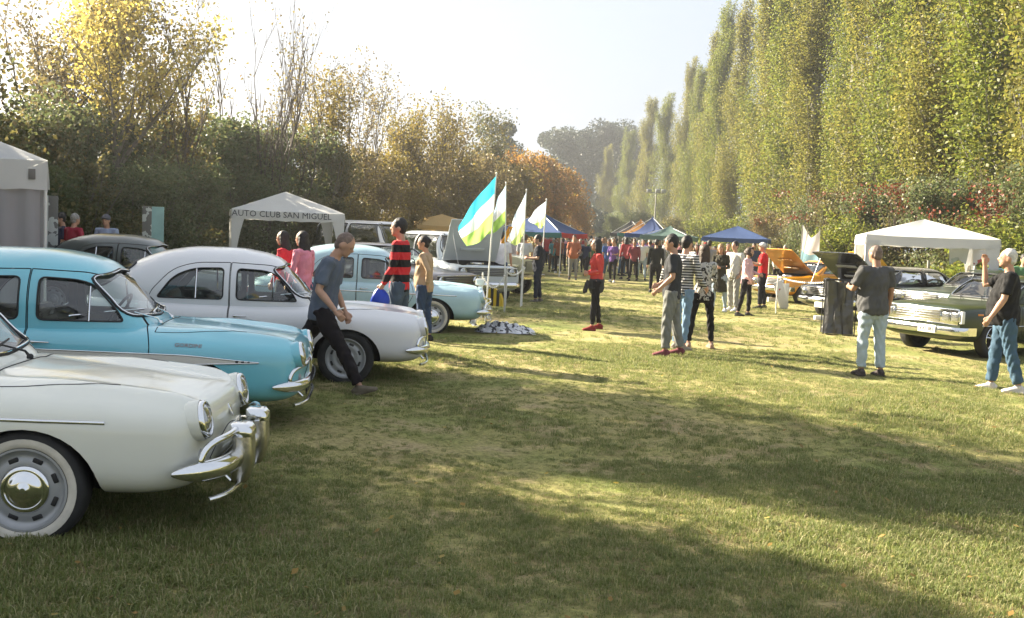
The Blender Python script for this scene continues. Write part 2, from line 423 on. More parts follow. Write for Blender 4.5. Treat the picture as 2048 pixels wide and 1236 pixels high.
e2r = ng.nodes.new('FunctionNodeEulerToRotation')
ip.inputs['Pick Instance'].default_value = True
for a, b in ((gi.outputs[0], ip.inputs['Points']), (ci.outputs[0], ip.inputs['Instance']), (rv.outputs[0], e2r.inputs[0]), (e2r.outputs[0], ip.inputs['Rotation']), (na.outputs[0], ip.inputs['Scale']), (ip.outputs[0], go.inputs[0])): ng.links.new(a, b)
md = grass.modifiers.new('grow', 'NODES'); md.node_group = ng

# autumn leaves blown over the grass
fl_n = 900; fr_ = np.random.default_rng(77); fy = 3 + 24 * fr_.random(fl_n) ** 1.3; fx = (fr_.random(fl_n) - .62) * 2 * (fy * .5 + 2)
fc = np.stack([fx, fy, gheight(fx, fy) + .030 + .012 * fr_.random(fl_n)], -1); fa = fr_.uniform(0, 6.283, fl_n); fs = fr_.uniform(.012, .026, fl_n)[:, None]
A_ = np.stack([np.cos(fa), np.sin(fa), fr_.normal(0, .3, fl_n)], -1); B_ = np.stack([-np.sin(fa), np.cos(fa), fr_.normal(0, .3, fl_n)], -1) * .65
fv = np.stack([fc + A_ * fs, fc + B_ * fs, fc - A_ * fs, fc - B_ * fs], 1).reshape(-1, 3)
lv = link('fallen_leaves', np_mesh('fallen_leaves', fv, np.arange(4 * fl_n).reshape(-1, 4), M['fallen'])); tag(lv, 'dry leaves scattered over the grass', 'leaves', kind='stuff')
# ---------------------------------------------------------------- trees and shrubs
M['bark'] = mk('bark', (.13, .115, .09), .9, var=.35, vscale=5, bump=.6, bscale=14)
M['bark_pale'] = mk('pale bark', (.22, .21, .17), .9, var=.3, vscale=4, bump=.5, bscale=12)
M['twig'] = mk('twigs', (.085, .068, .055), .9, var=.3, vscale=3)
M['l_poplar'] = island_mat('poplar leaves', [(.095, .135, .026), (.145, .175, .036), (.19, .205, .044), (.130, .155, .032), (.225, .21, .050)], .5, .5, .3)
M['l_poplar2'] = island_mat('poplar leaves, browner', [(.110, .130, .030), (.175, .170, .046), (.23, .205, .058), (.145, .158, .036), (.25, .215, .062)], .5, .5, .3)
M['l_dark'] = island_mat('dark leaves', [(.085, .115, .055), (.110, .140, .065), (.140, .155, .075), (.092, .122, .058), (.155, .135, .070)], .48, .46, .35)
M['l_mixed'] = island_mat('turning leaves', [(.080, .100, .042), (.120, .125, .052), (.150, .122, .058), (.095, .108, .046), (.22, .165, .060)], .48, .42, .35)
M['l_brown'] = island_mat('brown leaves', [(.135, .100, .065), (.19, .15, .070), (.165, .125, .080), (.23, .19, .070), (.12, .115, .05)], .5, .4, .4)
M['l_yellow'] = island_mat('yellow leaves', [(.42, .34, .090), (.52, .43, .13), (.34, .30, .11), (.42, .31, .11), (.28, .26, .10)], .5, .5, .3)
M['l_olive'] = island_mat('olive gold leaves', [(.13, .110, .030), (.20, .165, .040), (.11, .090, .035), (.25, .19, .045), (.15, .10, .045)], .5, .45, .4)
M['l_orange'] = island_mat('orange leaves', [(.26, .125, .035), (.33, .175, .045), (.20, .12, .035), (.17, .14, .035), (.30, .14, .055)], .5, .45, .3)
M['l_far'] = island_mat('far evergreen leaves', [(.020, .034, .030), (.032, .048, .036), (.046, .062, .040), (.024, .040, .032)], .5, .25, .4)
M['l_berry'] = island_mat('berries', [(.17, .035, .02), (.24, .05, .025), (.11, .04, .02), (.08, .06, .025)], .5, .2, .4)
def leaf_mesh(name, ctr, size, seed, mat, asp=.58, up=0.0):
    r = np.random.default_rng(seed); n = len(ctr); s = size * r.uniform(.6, 1.25, (n, 1))
    a = r.normal(size=(n, 3)); a /= np.linalg.norm(a, axis=1, keepdims=True)
    b = r.normal(size=(n, 3)); b[:, 2] += up; b -= a * (a * b).sum(1, keepdims=True); b /= np.linalg.norm(b, axis=1, keepdims=True) + 1e-9
    V = np.stack([ctr + a * s, ctr + b * s * asp, ctr - a * s * .9, ctr - b * s * asp], 1).reshape(-1, 3)
    return np_mesh(name, V, np.arange(4 * n).reshape(-1, 4), mat)
def poplar_meshes(seed, H=25.0, nleaf=54000, rad=2.1):
    r = np.random.default_rng(seed); w = MB()
    tr = [Vector((r.normal(0, .022) * k, r.normal(0, .022) * k, H * .97 * k / 10)) for k in range(11)]
    tr[0] = Vector((0, 0, -.1)); w.tube(tr, [.30 * (1 - .9 * k / 10) + .012 for k in range(11)], 9)
    ctr = []; nb = 150; wts = []
    segs = []
    for i in range(nb):
        h0 = H * (.05 + .86 * r.random() ** .9); f = h0 / H
        prof = (.55 + .45 * min(1, f / .22)) * (1 - .78 * max(0, (f - .30) / .70) ** 1.2)
        L = r.uniform(2.6, 5.4) * (1 - .45 * f); az = r.uniform(0, 6.283); tilt = R(r.uniform(14, 33)) * prof * rad / 2.1
        d = np.array([math.cos(az) * math.sin(tilt), math.sin(az) * math.sin(tilt), math.cos(tilt)])
        p0 = np.array(tr[min(10, int(f * 10))]); p0[2] = h0
        pts = [p0 + d * L * t + np.array([math.cos(az), math.sin(az), 0]) * (.22 * prof * math.sin(3.1 * t) * L * .35) for t in (0, .25, .5, .75, 1)]
        w.tube([Vector(p) for p in pts], [.045 * (1 - f * .5), .035 * (1 - f * .5), .025, .016, .006], 5)
        segs.append((np.array(pts), L * (.45 + 1.1 * r.random()), 1 - .55 * f))
    tot = sum(s[1] for s in segs)
    for pts, L, tp in segs:
        n = int(nleaf * L / tot); t = r.uniform(.12, 1.06, n) * 4; i0 = np.clip(t.astype(int), 0, 3); fr = (t - i0)[:, None]
        c = pts[i0] * (1 - fr) + pts[i0 + 1] * fr; sg = .20 + .22 * np.sin(np.clip(t / 4, 0, 1) * 3.0)
        ctr.append(c + r.normal(size=(n, 3)) * sg[:, None] * tp * np.array([1, 1, 1.7]))
    return w.mesh('trunk', [M['bark_pale']], 60), np.concatenate(ctr)
def blob_centres(r, n, rx, ry, h, lumps=12, base=.0, wild=1.0):
    """leaf positions on the lumpy outside of a bush"""
    out = []; cs = []
    for k in range(lumps):
        u = r.uniform(0, 6.283); q = r.random() ** .5; zf = r.uniform(.10, .92); nar = 1 - .45 * max(0, zf - .45) / .5
        cs.append((math.cos(u) * q * rx * .80 * nar, math.sin(u) * q * ry * .80 * nar, base + h * zf, (r.uniform(.14, .36) if lumps < 25 else r.uniform(.09, .27)) * min(h, 2 * rx) * .80))
    m = int(n / lumps)
    for (x, y, z, rr) in cs:
        d = r.normal(size=(m, 3)); d /= np.linalg.norm(d, axis=1, keepdims=True)
        out.append(np.array([x, y, z]) + d * rr * (r.random((m, 1)) ** .38) * np.array([1.1, 1.1, 1.0]) + r.normal(size=(m, 3)) * .05)
    o = np.concatenate(out); o[:, 2] = np.abs(o[:, 2]); return o
def shrub_meshes(seed, rx, h, n, lumps=13):
    r = np.random.default_rng(seed); w = MB()
    for k in range(9):
        az = r.uniform(0, 6.283); q = r.uniform(.2, .8); p = Vector((r.normal(0, .15), r.normal(0, .15), 0))
        e = Vector((math.cos(az) * rx * q, math.sin(az) * rx * q, h * r.uniform(.6, .98))); m = p.lerp(e, .5) + Vector((r.normal(0, .15), r.normal(0, .15), h * .08))
        w.tube([p, p.lerp(m, .6), m, m.lerp(e, .6), e], [.05, .04, .03, .018, .006], 5)
    ex = []
    for k in range(14):
        az = r.uniform(0, 6.283); q = r.uniform(.1, .95); p = Vector((math.cos(az) * rx * q * .6, math.sin(az) * rx * q * .6, h * r.uniform(.45, .75))); e = p + Vector((math.cos(az) * .35, math.sin(az) * .35, h * r.uniform(.22, .42)))
        w.tube([p, p.lerp(e, .5) + Vector((r.normal(0, .05), r.normal(0, .05), 0)), e], [.016, .010, .004], 4); tt = r.random((70, 1)); ex.append(np.array(p) * (1 - tt) + np.array(e) * tt + r.normal(size=(70, 3)) * .10)
    return w.mesh('stem', [M['bark']], 60), np.concatenate([blob_centres(r, n, rx, rx * .9, h, lumps)] + ex)
def skeleton(seed, H, spread=.5, n_main=7, levels=3, trunk_frac=.35, r0=.10, upw=.35, stems=1):
    r = np.random.default_rng(seed); w = MB(); tips = []
    def branch(p, d, L, rad, lev):
        k = 5; pts = [p]; dd = d.copy()
        for i in range(k):
            dd = dd + Vector((r.normal(0, .10), r.normal(0, .10), r.normal(.05, .06) + upw * .12)); dd.normalize(); pts.append(pts[-1] + dd * L / k)
        w.tube(pts, [max(.004, rad * (1 - .82 * i / k)) for i in range(k + 1)], 6 if lev == 0 else 4, cap=False)
        if lev >= levels - 1:
            for i in range(1, k + 1): tips.append((np.array(pts[i]), L))
            return
        nch = n_main if lev == 0 else int(r.integers(4, 7))
        for c in range(nch):
            t = r.uniform(trunk_frac if lev == 0 else .25, 1.0); i = min(k - 1, int(t * k)); q = pts[i].lerp(pts[i + 1], t * k - i)
            az = r.uniform(0, 6.283); side = Vector((math.cos(az), math.sin(az), 0)); nd = (dd * (1 - spread) + side * spread + Vector((0, 0, upw))).normalized()
            branch(q, nd, L * r.uniform(.38, .62) * (1.1 - .4 * t), rad * (1 - .75 * t) * .7 + .004, lev + 1)
    for s_ in range(stems):
        a = r.uniform(0, 6.283); d = Vector((math.cos(a) * .16 * (stems > 1), math.sin(a) * .16 * (stems > 1), 1)).normalized()
        branch(Vector((r.normal(0, .2) * (stems > 1), r.normal(0, .2) * (stems > 1), -.05)), d, H * .82, r0, 0)
    return w, tips
def tip_centres(tips, n, seed, sg=.16):
    r = np.random.default_rng(seed); P = np.array([t[0] for t in tips]); i = r.integers(0, len(P), n); j = (i + 1) % len(P)
    return P[i] + r.normal(size=(n, 3)) * sg
def tree(name, wood, crown, loc, sc, rz, label, cat, group, wood_name='trunk', sxy=1.0):
    t = empty(name, loc, rz); t.scale = (sc * sxy, sc * sxy, sc)
    link(wood_name, wood, t)
    if crown is not None: link('crown', crown, t)
    return tag(t, label, cat, group)
tr_rng = random.Random(5)
# poplar row on the right
PV = []
for k in range(4):
    wd, ct = poplar_meshes(100 + k); PV.append((wd, leaf_mesh('crown', ct, .074, k, M['l_poplar'] if k % 2 == 0 else M['l_poplar2'])))
ORD = ['first', 'second', 'third', 'fourth', 'fifth', 'sixth', 'seventh', 'eighth', 'ninth', 'tenth', 'eleventh', 'twelfth', 'thirteenth', 'fourteenth', 'fifteenth', 'sixteenth', 'seventeenth', 'eighteenth', 'nineteenth', 'twentieth', 'twenty-first', 'twenty-second']
pz = [27.5, 32, 36.5, 40.5, 45, 51, 56.5, 62, 68, 75, 83, 92, 102, 113, 125, 138, 155, 172, 190, 205]
for i, z in enumerate(pz):
    x = 15.2 + .055 * z + tr_rng.uniform(-.5, .5)
    sc = tr_rng.uniform(.92, 1.08); wd, cr = PV[i % 4]; wide = tr_rng.uniform(1.1, 1.45)
    if z > 150:
        fp, ft_ = {155: (1322, 190), 172: (1287, 200), 190: (1247, 262), 205: (1207, 292)}[z]; x = gx(fp, z); sc = at(fp, ft_, z).z / 25.0; wide = 1.5
    tree('poplar_tree', wd, cr, (x, z, 0), sc, tr_rng.uniform(0, 6.28), 'tall yellow green poplar, %s in the right-hand row from the right edge' % ORD[i], 'tree', 'row of poplars on the right', sxy=wide)
# shrubs: shared shapes
SH = {}
def shrub_kind(key, seeds, rx, h, n, leaf, mat, lumps=13):
    SH[key] = [(lambda wc: (wc[0], leaf_mesh('crown', wc[1], leaf, s, M[mat])))(shrub_meshes(s, rx, h, n, lumps)) for s in seeds]
shrub_kind('dark', (1, 2, 3), 2.2, 4.2, 22000, .060, 'l_dark', 30)
shrub_kind('mixed', (4, 5), 2.2, 4.2, 20000, .060, 'l_mixed', 30)
shrub_kind('olive', (6, 7), 2.4, 4.6, 19000, .062, 'l_olive', 30)
shrub_kind('brown', (8, 9), 2.4, 4.6, 17000, .062, 'l_brown', 30)
shrub_kind('orange', (10, 11), 3.0, 6.5, 15000, .12, 'l_orange', 18)
shrub_kind('poplarling', (12,), 2.0, 4.0, 11000, .085, 'l_poplar', 12)
cnt = {}
def shrub(kind, px, z, top, label, wid=1.0, x=None):
    k = cnt.get(kind, 0); cnt[kind] = k + 1; wd, cr = SH[kind][k % len(SH[kind])]
    hb = {'dark': 4.2, 'mixed': 4.2, 'olive': 4.6, 'brown': 4.6, 'orange': 6.5, 'poplarling': 4.0}[kind]
    X = gx(px, z) if x is None else x; H = at(px, top, z).z if top is not None else hb
    t = tree('shrub', wd, cr, (X, z, 0), 1, tr_rng.uniform(0, 6.28), label, 'shrub', 'shrubs and bushes round the field', 'stem')
    s = H / hb; t.scale = (s * wid, s * wid, s); return t
LS = [('mixed', 10, 24.5, 215, 'turning bush behind the big white tent at the left edge', 1.1), ('dark', 105, 26, 205, 'dark bush behind the tall printed board by the tent', 1.0), ('dark', 205, 28, 215, 'dark bush below the yellow tree, left of its trunk', 1.0), ('mixed', 300, 29, 222, 'turning bush behind the greenish printed board', 1.0),
      ('dark', 395, 33, 232, 'dark bush behind the left corner of the lettered canopy', 1.05), ('dark', 480, 35, 240, 'dark bush behind the lettered canopy, below the bare stems', 1.0), ('dark', 560, 37.5, 255, 'dark bush behind the peak of the lettered canopy', 1.0), ('mixed', 640, 39, 270, 'turning bush behind the right corner of the lettered canopy', 1.0),
      ('brown', 700, 43, 300, 'brownish bush right of the lettered canopy', 1.0), ('olive', 765, 47, 300, 'gold olive bush behind the striped sweater man', 1.0), ('brown', 825, 52, 300, 'brownish bush behind the tan canopy, left half', 1.0), ('olive', 885, 56, 305, 'gold olive bush behind the tan canopy, right half', 1.05), ('brown', 945, 62, 310, 'brownish bush behind the largest flag', 1.0), ('olive', 995, 68, 320, 'gold olive bush behind the second flag', 1.0),
      ('orange', 1035, 78, 318, 'orange autumn bush between the second and third flags', .9), ('orange', 1075, 88, 322, 'orange autumn bush above the fourth flag', .9), ('orange', 1112, 97, 345, 'orange autumn bush right of the fourth flag', .8), ('orange', 1140, 108, 385, 'small orange bush at the far end of the left trees', .8)]
for a in LS: shrub(a[0], a[1], a[2], a[3], a[4], a[5])
# lower skirt in front of the left wall of bushes
for i, (k, px, z, top, lb) in enumerate((('dark', 60, 22.5, 330, 'low dark bush left of the people by the printed board'), ('mixed', 165, 23.5, 320, 'low turning bush above the red shirted person'), ('dark', 265, 25, 330, 'low dark bush right of the capped person'), ('dark', 350, 27, 330, 'low dark bush right of the greenish board'), ('mixed', 640, 34, 390, 'low turning bush under the right end of the lettered canopy'), ('dark', 470, 32.6, 345, 'low dark bush seen through the lettered canopy'), ('olive', 720, 39, 410, 'low gold bush left of the striped sweater man'), ('olive', 800, 45, 420, 'low gold bush left of the tan canopy'))): shrub(k, px, z, top, lb, 1.15)
# the same belt goes on outside the frame and shades the near field
for i, (x, z, h, wd_) in enumerate(((-13.4, 23.4, 5.0, 1), (-12.6, 21.0, 5.6, 1), (-12.8, 16.7, 10.2, .52), (-12.4, 14.2, 7.4, .9), (-12.6, 11.6, 7.9, .70), (-12.2, 9.4, 7.8, .85), (-12.6, 6.6, 8.0, .9), (-12.0, 3.4, 7.4, 1))):
    t = shrub(('dark', 'mixed')[i % 2], 0, z, None, 'dark bush of the left belt, outside the left edge of view, %s from the tent' % ORD[i], 1.0, x); s = h / 4.2; t.scale = (s * wd_, s * wd_, s)
# tall loose trees in the left belt
def loose(label, px, z, top, seed, mat, n, leaf, spread, n_main, lev, bark='twig', sg=.22, stems=1, upw=.35, r0=.10, tf=.3, name='tree', x=None, H=None):
    H = H or at(px, top, z).z; w, tips = skeleton(seed, H, spread, n_main, lev, tf, r0, upw, stems)
    wd = w.mesh('trunk', [M[bark]], 60); cr = leaf_mesh('crown', tip_centres(tips, n, seed, sg), leaf, seed, M[mat]) if n else None
    return tree(name, wd, cr, (gx(px, z) if x is None else x, z, 0), 1, 0, label, 'tree', 'loose trees of the left belt')
loose('tall yellow autumn tree with a forked trunk at the upper left', 232, 26.5, -70, 31, 'l_yellow', 8500, .07, .48, 12, 3, 'bark', .30, r0=.15, tf=.28)
loose('thin brown leaved tree in the upper left corner', 50, 27.5, -60, 32, 'l_brown', 7000, .07, .45, 11, 3, 'twig', .26, r0=.10, stems=2)
loose('half bare tree right of the yellow tree', 365, 29.5, 60, 33, 'l_olive', 3000, .06, .40, 11, 3, 'twig', .22, stems=2, r0=.07)
loose('bare stems fanning up above the lettered canopy', 520, 34, 55, 34, 'l_olive', 500, .06, .26, 7, 3, 'twig', .15, stems=5, upw=.5, r0=.055)
loose('bare upright stems right of the fanning ones', 565, 35.5, 120, 35, 'l_olive', 900, .06, .28, 6, 3, 'twig', .15, stems=3, upw=.5, r0=.05)
loose('small pale leaved tree above the right end of the lettered canopy', 645, 40, 195, 36, 'l_olive', 4200, .075, .42, 9, 3, 'twig', .25, r0=.08, tf=.4)
loose('slender half bare tree left of the gold trees', 715, 44, 175, 37, 'l_brown', 2200, .07, .30, 8, 3, 'twig', .2, stems=3, upw=.45, r0=.06)
loose('gold leaved upright tree above the striped sweater man', 805, 51, 240, 38, 'l_olive', 5500, .085, .30, 10, 3, 'twig', .3, stems=4, upw=.5, r0=.07, tf=.2)
loose('gold leaved upright tree above the tan canopy', 862, 55, 235, 39, 'l_olive', 5500, .085, .30, 10, 3, 'twig', .3, stems=4, upw=.5, r0=.07, tf=.2)
loose('greenish gold tree left of the largest flag', 915, 59, 270, 40, 'l_brown', 5500, .09, .34, 10, 3, 'twig', .32, stems=3, upw=.45, r0=.07, tf=.2)
loose('grey green tree above the largest flag', 945, 70, 262, 41, 'l_mixed', 6000, .10, .36, 9, 3, 'twig', .35, stems=2, r0=.08)
for i, (x, z, H, sd) in enumerate(((-14.5, 17.0, 8.6, 51), (-13.6, 16.2, 8.2, 52), (-13.5, 9.4, 7.6, 53))):
    loose('loose tree of the left belt, outside the left edge of view, %s from the tent' % ORD[i], 0, z, 0, sd, ('l_yellow', 'l_brown', 'l_olive')[i], 6000, .075, .46, 11, 3, 'twig', .28, x=x, H=H, stems=2)
# far dark trees closing the field
def far_tree(px, z, top, seed, label, rx, n=15000, leaf=.34, lumps=26, mat='l_far', base=.22):
    H = at(px, top, z).z; r = np.random.default_rng(seed); w = MB()
    for k in range(3):
        e = Vector((r.normal(0, rx * .3), r.normal(0, rx * .3), H * .8)); w.tube([Vector((r.normal(0, .5), r.normal(0, .5), 0)), e * .5, e], [.5, .35, .1], 6)
    c = blob_centres(r, n, rx, rx, H * (1 - base), lumps, H * base)
    return tree('far_tree', w.mesh('trunk', [M['bark']], 60), leaf_mesh('crown', c, leaf, seed, M[mat]), (gx(px, z), z, 0), 1, 0, label, 'tree', 'dark trees closing the far end')
far_tree(1105, 215, 262, 61, 'dark rounded tree at the far end, left one', 8.0); far_tree(1150, 225, 250, 62, 'dark rounded tree at the far end, middle one', 8.5); far_tree(1205, 235, 242, 63, 'dark rounded tree at the far end, right one beside the poplars', 9.0); far_tree(1250, 245, 248, 64, 'dark rounded tree partly hidden behind the farthest poplars', 8.0)
far_tree(1165, 160, 400, 65, 'low dark tree at the end of the grass', 5.5, 8000, .25, 14, base=.0)
far_tree(985, 130, 240, 66, 'dark pine shaped tree standing behind the left belt', 3.0, 4500, .24, 9, base=.35); far_tree(1012, 140, 285, 67, 'smaller dark tree right of the pine shaped one', 3.0, 3500, .24, 8, base=.2)
# scrub under the poplars
SC_ = [('mixed', 1985, 33.5, 345, 'hedge bush with red berries at the right edge', 1.1), ('dark', 1900, 35, 360, 'hedge bush behind the right end of the white canopy', 1.1), ('mixed', 1815, 37.5, 365, 'hedge bush behind the peak of the white canopy', 1.1), ('dark', 1745, 41, 375, 'hedge bush behind the left end of the white canopy', 1.05), ('mixed', 1690, 45, 385, 'hedge bush right of the white banner', 1.05), ('dark', 1640, 49, 400, 'hedge bush behind the white banner', 1.0), ('dark', 2075, 31, 335, 'hedge bush cut off by the right edge', 1.15),
       ('poplarling', 1950, 30.5, 430, 'light green scrub behind the black shirted man', 1.5), ('poplarling', 1690, 38.5, 430, 'light green scrub left of the white canopy', 1.1), ('brown', 1535, 57, 418, 'grey brown bush above the blue canopy', 1.0), ('poplarling', 1455, 72, 425, 'light green scrub left of the blue canopy peak', 1.1), ('dark', 1500, 64, 440, 'dark scrub behind the blue canopy', 1.0), ('poplarling', 1395, 88, 428, 'light green scrub right of the peaked blue tent', 1.1),
       ('mixed', 1340, 100, 430, 'turning scrub behind the peaked blue tent', 1.2), ('dark', 1285, 120, 425, 'dark scrub left of the peaked blue tent', 1.2), ('dark', 1225, 135, 428, 'dark scrub at the far end behind the crowd', 1.2), ('mixed', 1590, 52, 425, 'turning bush left of the white banner', 1.0)]
for a in SC_: shrub(a[0], a[1], a[2], a[3], a[4], a[5])
for i, (px, z, top, lb) in enumerate(((1960, 32.2, 350, 'red berry sprays on the hedge above the right end of the white canopy'), (1780, 37.5, 372, 'red berry sprays on the hedge above the left end of the white canopy'), (1640, 47, 392, 'red berry sprays on the hedge beside the white banner'))):
    r = np.random.default_rng(70 + i); H = at(px, top, z).z; c = []
    w = MB(); base_ = Vector((0, 0, 0))
    for k in range(16):
        e = np.array([r.normal(0, 1.5), r.normal(0, .5) - .6, H * r.uniform(.66, 1.0)]); w.tube([Vector((e[0] * .3, 0, 0)), Vector((e[0] * .7, e[1] * .5, e[2] * .7)), Vector(e)], [.02, .014, .005], 4); c.append(e + r.normal(size=(60, 3)) * np.array([.34, .2, .13]))
    tree('berry_shrub', w.mesh('stem', [M['twig']], 60), leaf_mesh('crown', np.concatenate(c), .05, 70 + i, M['l_berry'], .9), (gx(px, z), z, 0), 1, 0, lb, 'shrub', 'red berry shrubs', 'stem')
# ---------------------------------------------------------------- canopies, flags, small things
def fabric(name, col, trans=.35, rough=.75):
    return mk(name, col, rough, trans=trans, var=.05, vscale=3, bump=.25, bscale=7)
M['tent_white'] = fabric('white canopy cloth', (.66, .66, .65), .30); M['tent_blue'] = fabric('blue canopy cloth', (.035, .075, .21), .25); M['tent_tan'] = fabric('tan canopy cloth', (.52, .36, .15), .35)
M['tent_green'] = fabric('grey green canopy cloth', (.13, .21, .19), .3); M['tent_dark'] = fabric('dark canopy cloth', (.05, .05, .06), .2); M['tent_orange'] = fabric('orange canopy cloth', (.55, .27, .07), .35); M['tent_red'] = fabric('red canopy cloth', (.5, .04, .04), .3); M['tent_lilac'] = fabric('mid blue cloth', (.08, .125, .30), .3); M['tent_teal'] = fabric('sea green cloth', (.05, .19, .18), .3)
M['curtain'] = fabric('clear grey curtain', (.45, .44, .46), .45)
M['ink'] = mk('dark lettering', (.03, .035, .05), .7)
def canopy(name, loc, yaw, half, eave, apex, roof_mats, val_mats, legs='tube', val=.22, sag=.06, label='', group='canopies round the field', concave=0.0, hx=None, nleg=4):
    t = empty(name, loc, R(yaw)); hx = hx or half; hy = half
    cs = [(-hx, -hy), (hx, -hy), (hx, hy), (-hx, hy)]; n = 10
    for k in range(4):
        a, b = Vector((*cs[k], eave)), Vector((*cs[(k + 1) % 4], eave)); top = Vector((0, 0, apex)); mb = MB(); v = []; f = []; ids = []
        for i in range(n + 1):
            s_ = i / n; row = []
            for j in range(n + 1):
                t_ = j / n; e = a.lerp(b, t_); p = e.lerp(top, s_)
                dip = sag * 4 * s_ * (1 - s_) * math.sin(math.pi * t_) + concave * 4 * s_ * (1 - s_) + .012 * math.sin(9 * t_ + 5 * s_ + k) * (1 - s_)
                row.append(len(v)); v.append((p.x, p.y, p.z - dip - .0 + (-.03 * math.sin(math.pi * t_) * (1 - s_))))
            ids.append(row)
        for i in range(n):
            for j in range(n): f.append((ids[i][j], ids[i][j + 1], ids[i + 1][j + 1], ids[i + 1][j]))
        mb.add(v, f); mb.build('roof_panel', roof_mats[k % len(roof_mats)], t, 180)
        mb = MB(); v = []; f = []; m = 16
        nrm = Vector(((b - a).y, -(b - a).x, 0)).normalized()
        for j in range(m + 1):
            p = a.lerp(b, j / m); zz = -.03 * math.sin(math.pi * j / m); w_ = .015 * math.sin(j * 1.9 + k)
            v += [(p.x, p.y, p.z + zz), tuple(p + nrm * (w_ + .01) + Vector((0, 0, zz - val * .5))), tuple(p + nrm * (w_ * 1.6 + .015) + Vector((0, 0, zz - val + .012 * math.sin(j * 2.3))))]
        for j in range(m):
            for q in range(2): f.append((j * 3 + q, j * 3 + q + 1, j * 3 + q + 4, j * 3 + q + 3))
        mb.add(v, f); mb.build('valance', val_mats[k % len(val_mats)], t, 180)
    for k, (x, y) in enumerate(cs[:nleg]):
        mb = MB(); mb.tube([(x * .985, y * .985, 0), (x * .985, y * .985, eave - .02)], .022, 8); mb.build('leg', M['white_steel'] if legs != 'grey' else M['grey_steel'], t)
        if legs == 'cloth':
            for ax in (0, 1):
                sx = -math.copysign(1, x) if ax == 0 else 0; sy = -math.copysign(1, y) if ax == 1 else 0; mb = MB(); v = []; f = []
                for i in range(9):
                    q = i / 8; wd = .10 + .26 * (1 - q) ** 2.2; z = (eave - val * .6) * (1 - q * .93)
                    v += [(x, y, z), (x + sx * wd, y + sy * wd, z)]
                for i in range(8): f.append((2 * i, 2 * i + 1, 2 * i + 3, 2 * i + 2))
                mb.add(v, f); mb.build('leg_cover', roof_mats[0], t, 180)
    mb = MB()
    for (x, y) in cs: mb.tube([(x * .98, y * .98, eave - .03), (0, 0, apex - .08)], .013, 6)
    for k in range(4): mb.tube([(cs[k][0] * .98, cs[k][1] * .98, eave - .04), (cs[(k + 1) % 4][0] * .98, cs[(k + 1) % 4][1] * .98, eave - .04)], .013, 6)
    mb.build('frame', M['white_steel'], t)
    return tag(t, label, 'canopy', group)
def flat_text(parent, txt, size, origin, ux, uz, mat, off):
    me = text_mesh(txt, size, .002); nrm = ux.cross(uz)
    for v in me.vertices: v.co = origin + ux * v.co.x + uz * v.co.y + nrm * (v.co.z + off)
    split_islands(me, 'letter', mat, parent)
W = M['tent_white']
# lettered canopy behind the cars on the left
tl = at(570, 437, 28.6); TL = canopy('canopy_tent', (tl.x, 28.6, 0), 17, 1.5, 2.05, 2.62, [W], [W], 'cloth', .24, label='white canopy with dark lettering on its front edge behind the white saloon')
flat_text(TL, 'AUTO CLUB SAN MIGUEL', .23, Vector((-.18, -1.5, 1.865)), Vector((1, 0, 0)), Vector((0, 0, 1)), M['ink'], .035)
# white canopy on the right
trp = at(1868, 480, 25.5); TR = canopy('canopy_tent', (trp.x, 26.2, 0), -14, 1.55, 2.08, 2.55, [W], [W], 'cloth', .24, label='white canopy with cloth legs behind the green saloons')
# big white tent at the left edge
tc_ = at(95, 345, 15.6); TC = canopy('party_tent', (tc_.x - 2.085, 16.28, 0), 27, 1.55, 2.52, 3.15, [W], [W], 'tube', .46, label='tall white tent with grey curtains cut off by the left edge')
for k, (y, x0, x1) in enumerate(((-1.5, -1.5, 1.45), (1.5, -1.5, 1.5))):
    mb = MB(); v = []; f = []; m = 40
    for j in range(m + 1):
        x = x0 + (x1 - x0) * j / m; w_ = .05 * math.sin(j * 1.1 + .6 * math.sin(j * .37))
        v += [(x, y + w_ * .6, 2.10), (x, y + w_, 1.1), (x, y + w_ * 1.3, .06)]
    for j in range(m):
        for q in range(2): f.append((j * 3 + q, j * 3 + q + 1, j * 3 + q + 4, j * 3 + q + 3))
    mb.add(v, f); mb.build('curtain', M['curtain'], TC, 180)
mb = MB(); v = []; f = []; m = 40
for j in range(m + 1):
    y = -1.42 + 2.9 * j / m; w_ = .05 * math.sin(j * 1.3); v += [(1.5 + w_ * .6, y, 2.10), (1.5 + w_, y, 1.1), (1.5 + w_ * 1.3, y, .06)]
for j in range(m):
    for q in range(2): f.append((j * 3 + q, j * 3 + q + 1, j * 3 + q + 4, j * 3 + q + 3))
mb.add(v, f); mb.build('curtain', M['curtain'], TC, 180)
mb = MB(); mb.rbox((1.33, -1.585, 2.29), (.10, .01, .16), .003); mb.build('sewn_label', mk('tent label', (.16, .15, .14), .7), TC)
# farther canopies
def far_canopy(px, z, half, eave, apex, mats, vals, yaw, label, concave=0.0, legs='tube', val=.2): return canopy('canopy_tent', (gx(px, z), z, 0), yaw, half, eave, apex, mats, vals, legs, val, .03, label, concave=concave)
far_canopy(1470, 51, 1.6, 2.0, 2.62, [M['tent_blue']], [M['tent_blue']], -17, 'plain blue canopy behind the pink sweater woman')
far_canopy(880, 47, 1.6, 1.95, 2.50, [M['tent_tan']], [M['tent_tan']], 20, 'tan canopy left of the flags')
far_canopy(1078, 44, 1.6, 1.85, 2.75, [M['tent_blue'], M['tent_blue'], M['tent_lilac'], M['tent_lilac']], [M['tent_teal'], M['tent_red'], M['tent_teal'], M['tent_blue']], -24, 'blue and green canopy with a red edge below the fourth flag', .08)
far_canopy(1300, 56, 1.25, 2.05, 3.05, [M['tent_lilac'], M['tent_blue']], [M['tent_blue']], -20, 'peaked blue tent behind the crowd', .28)
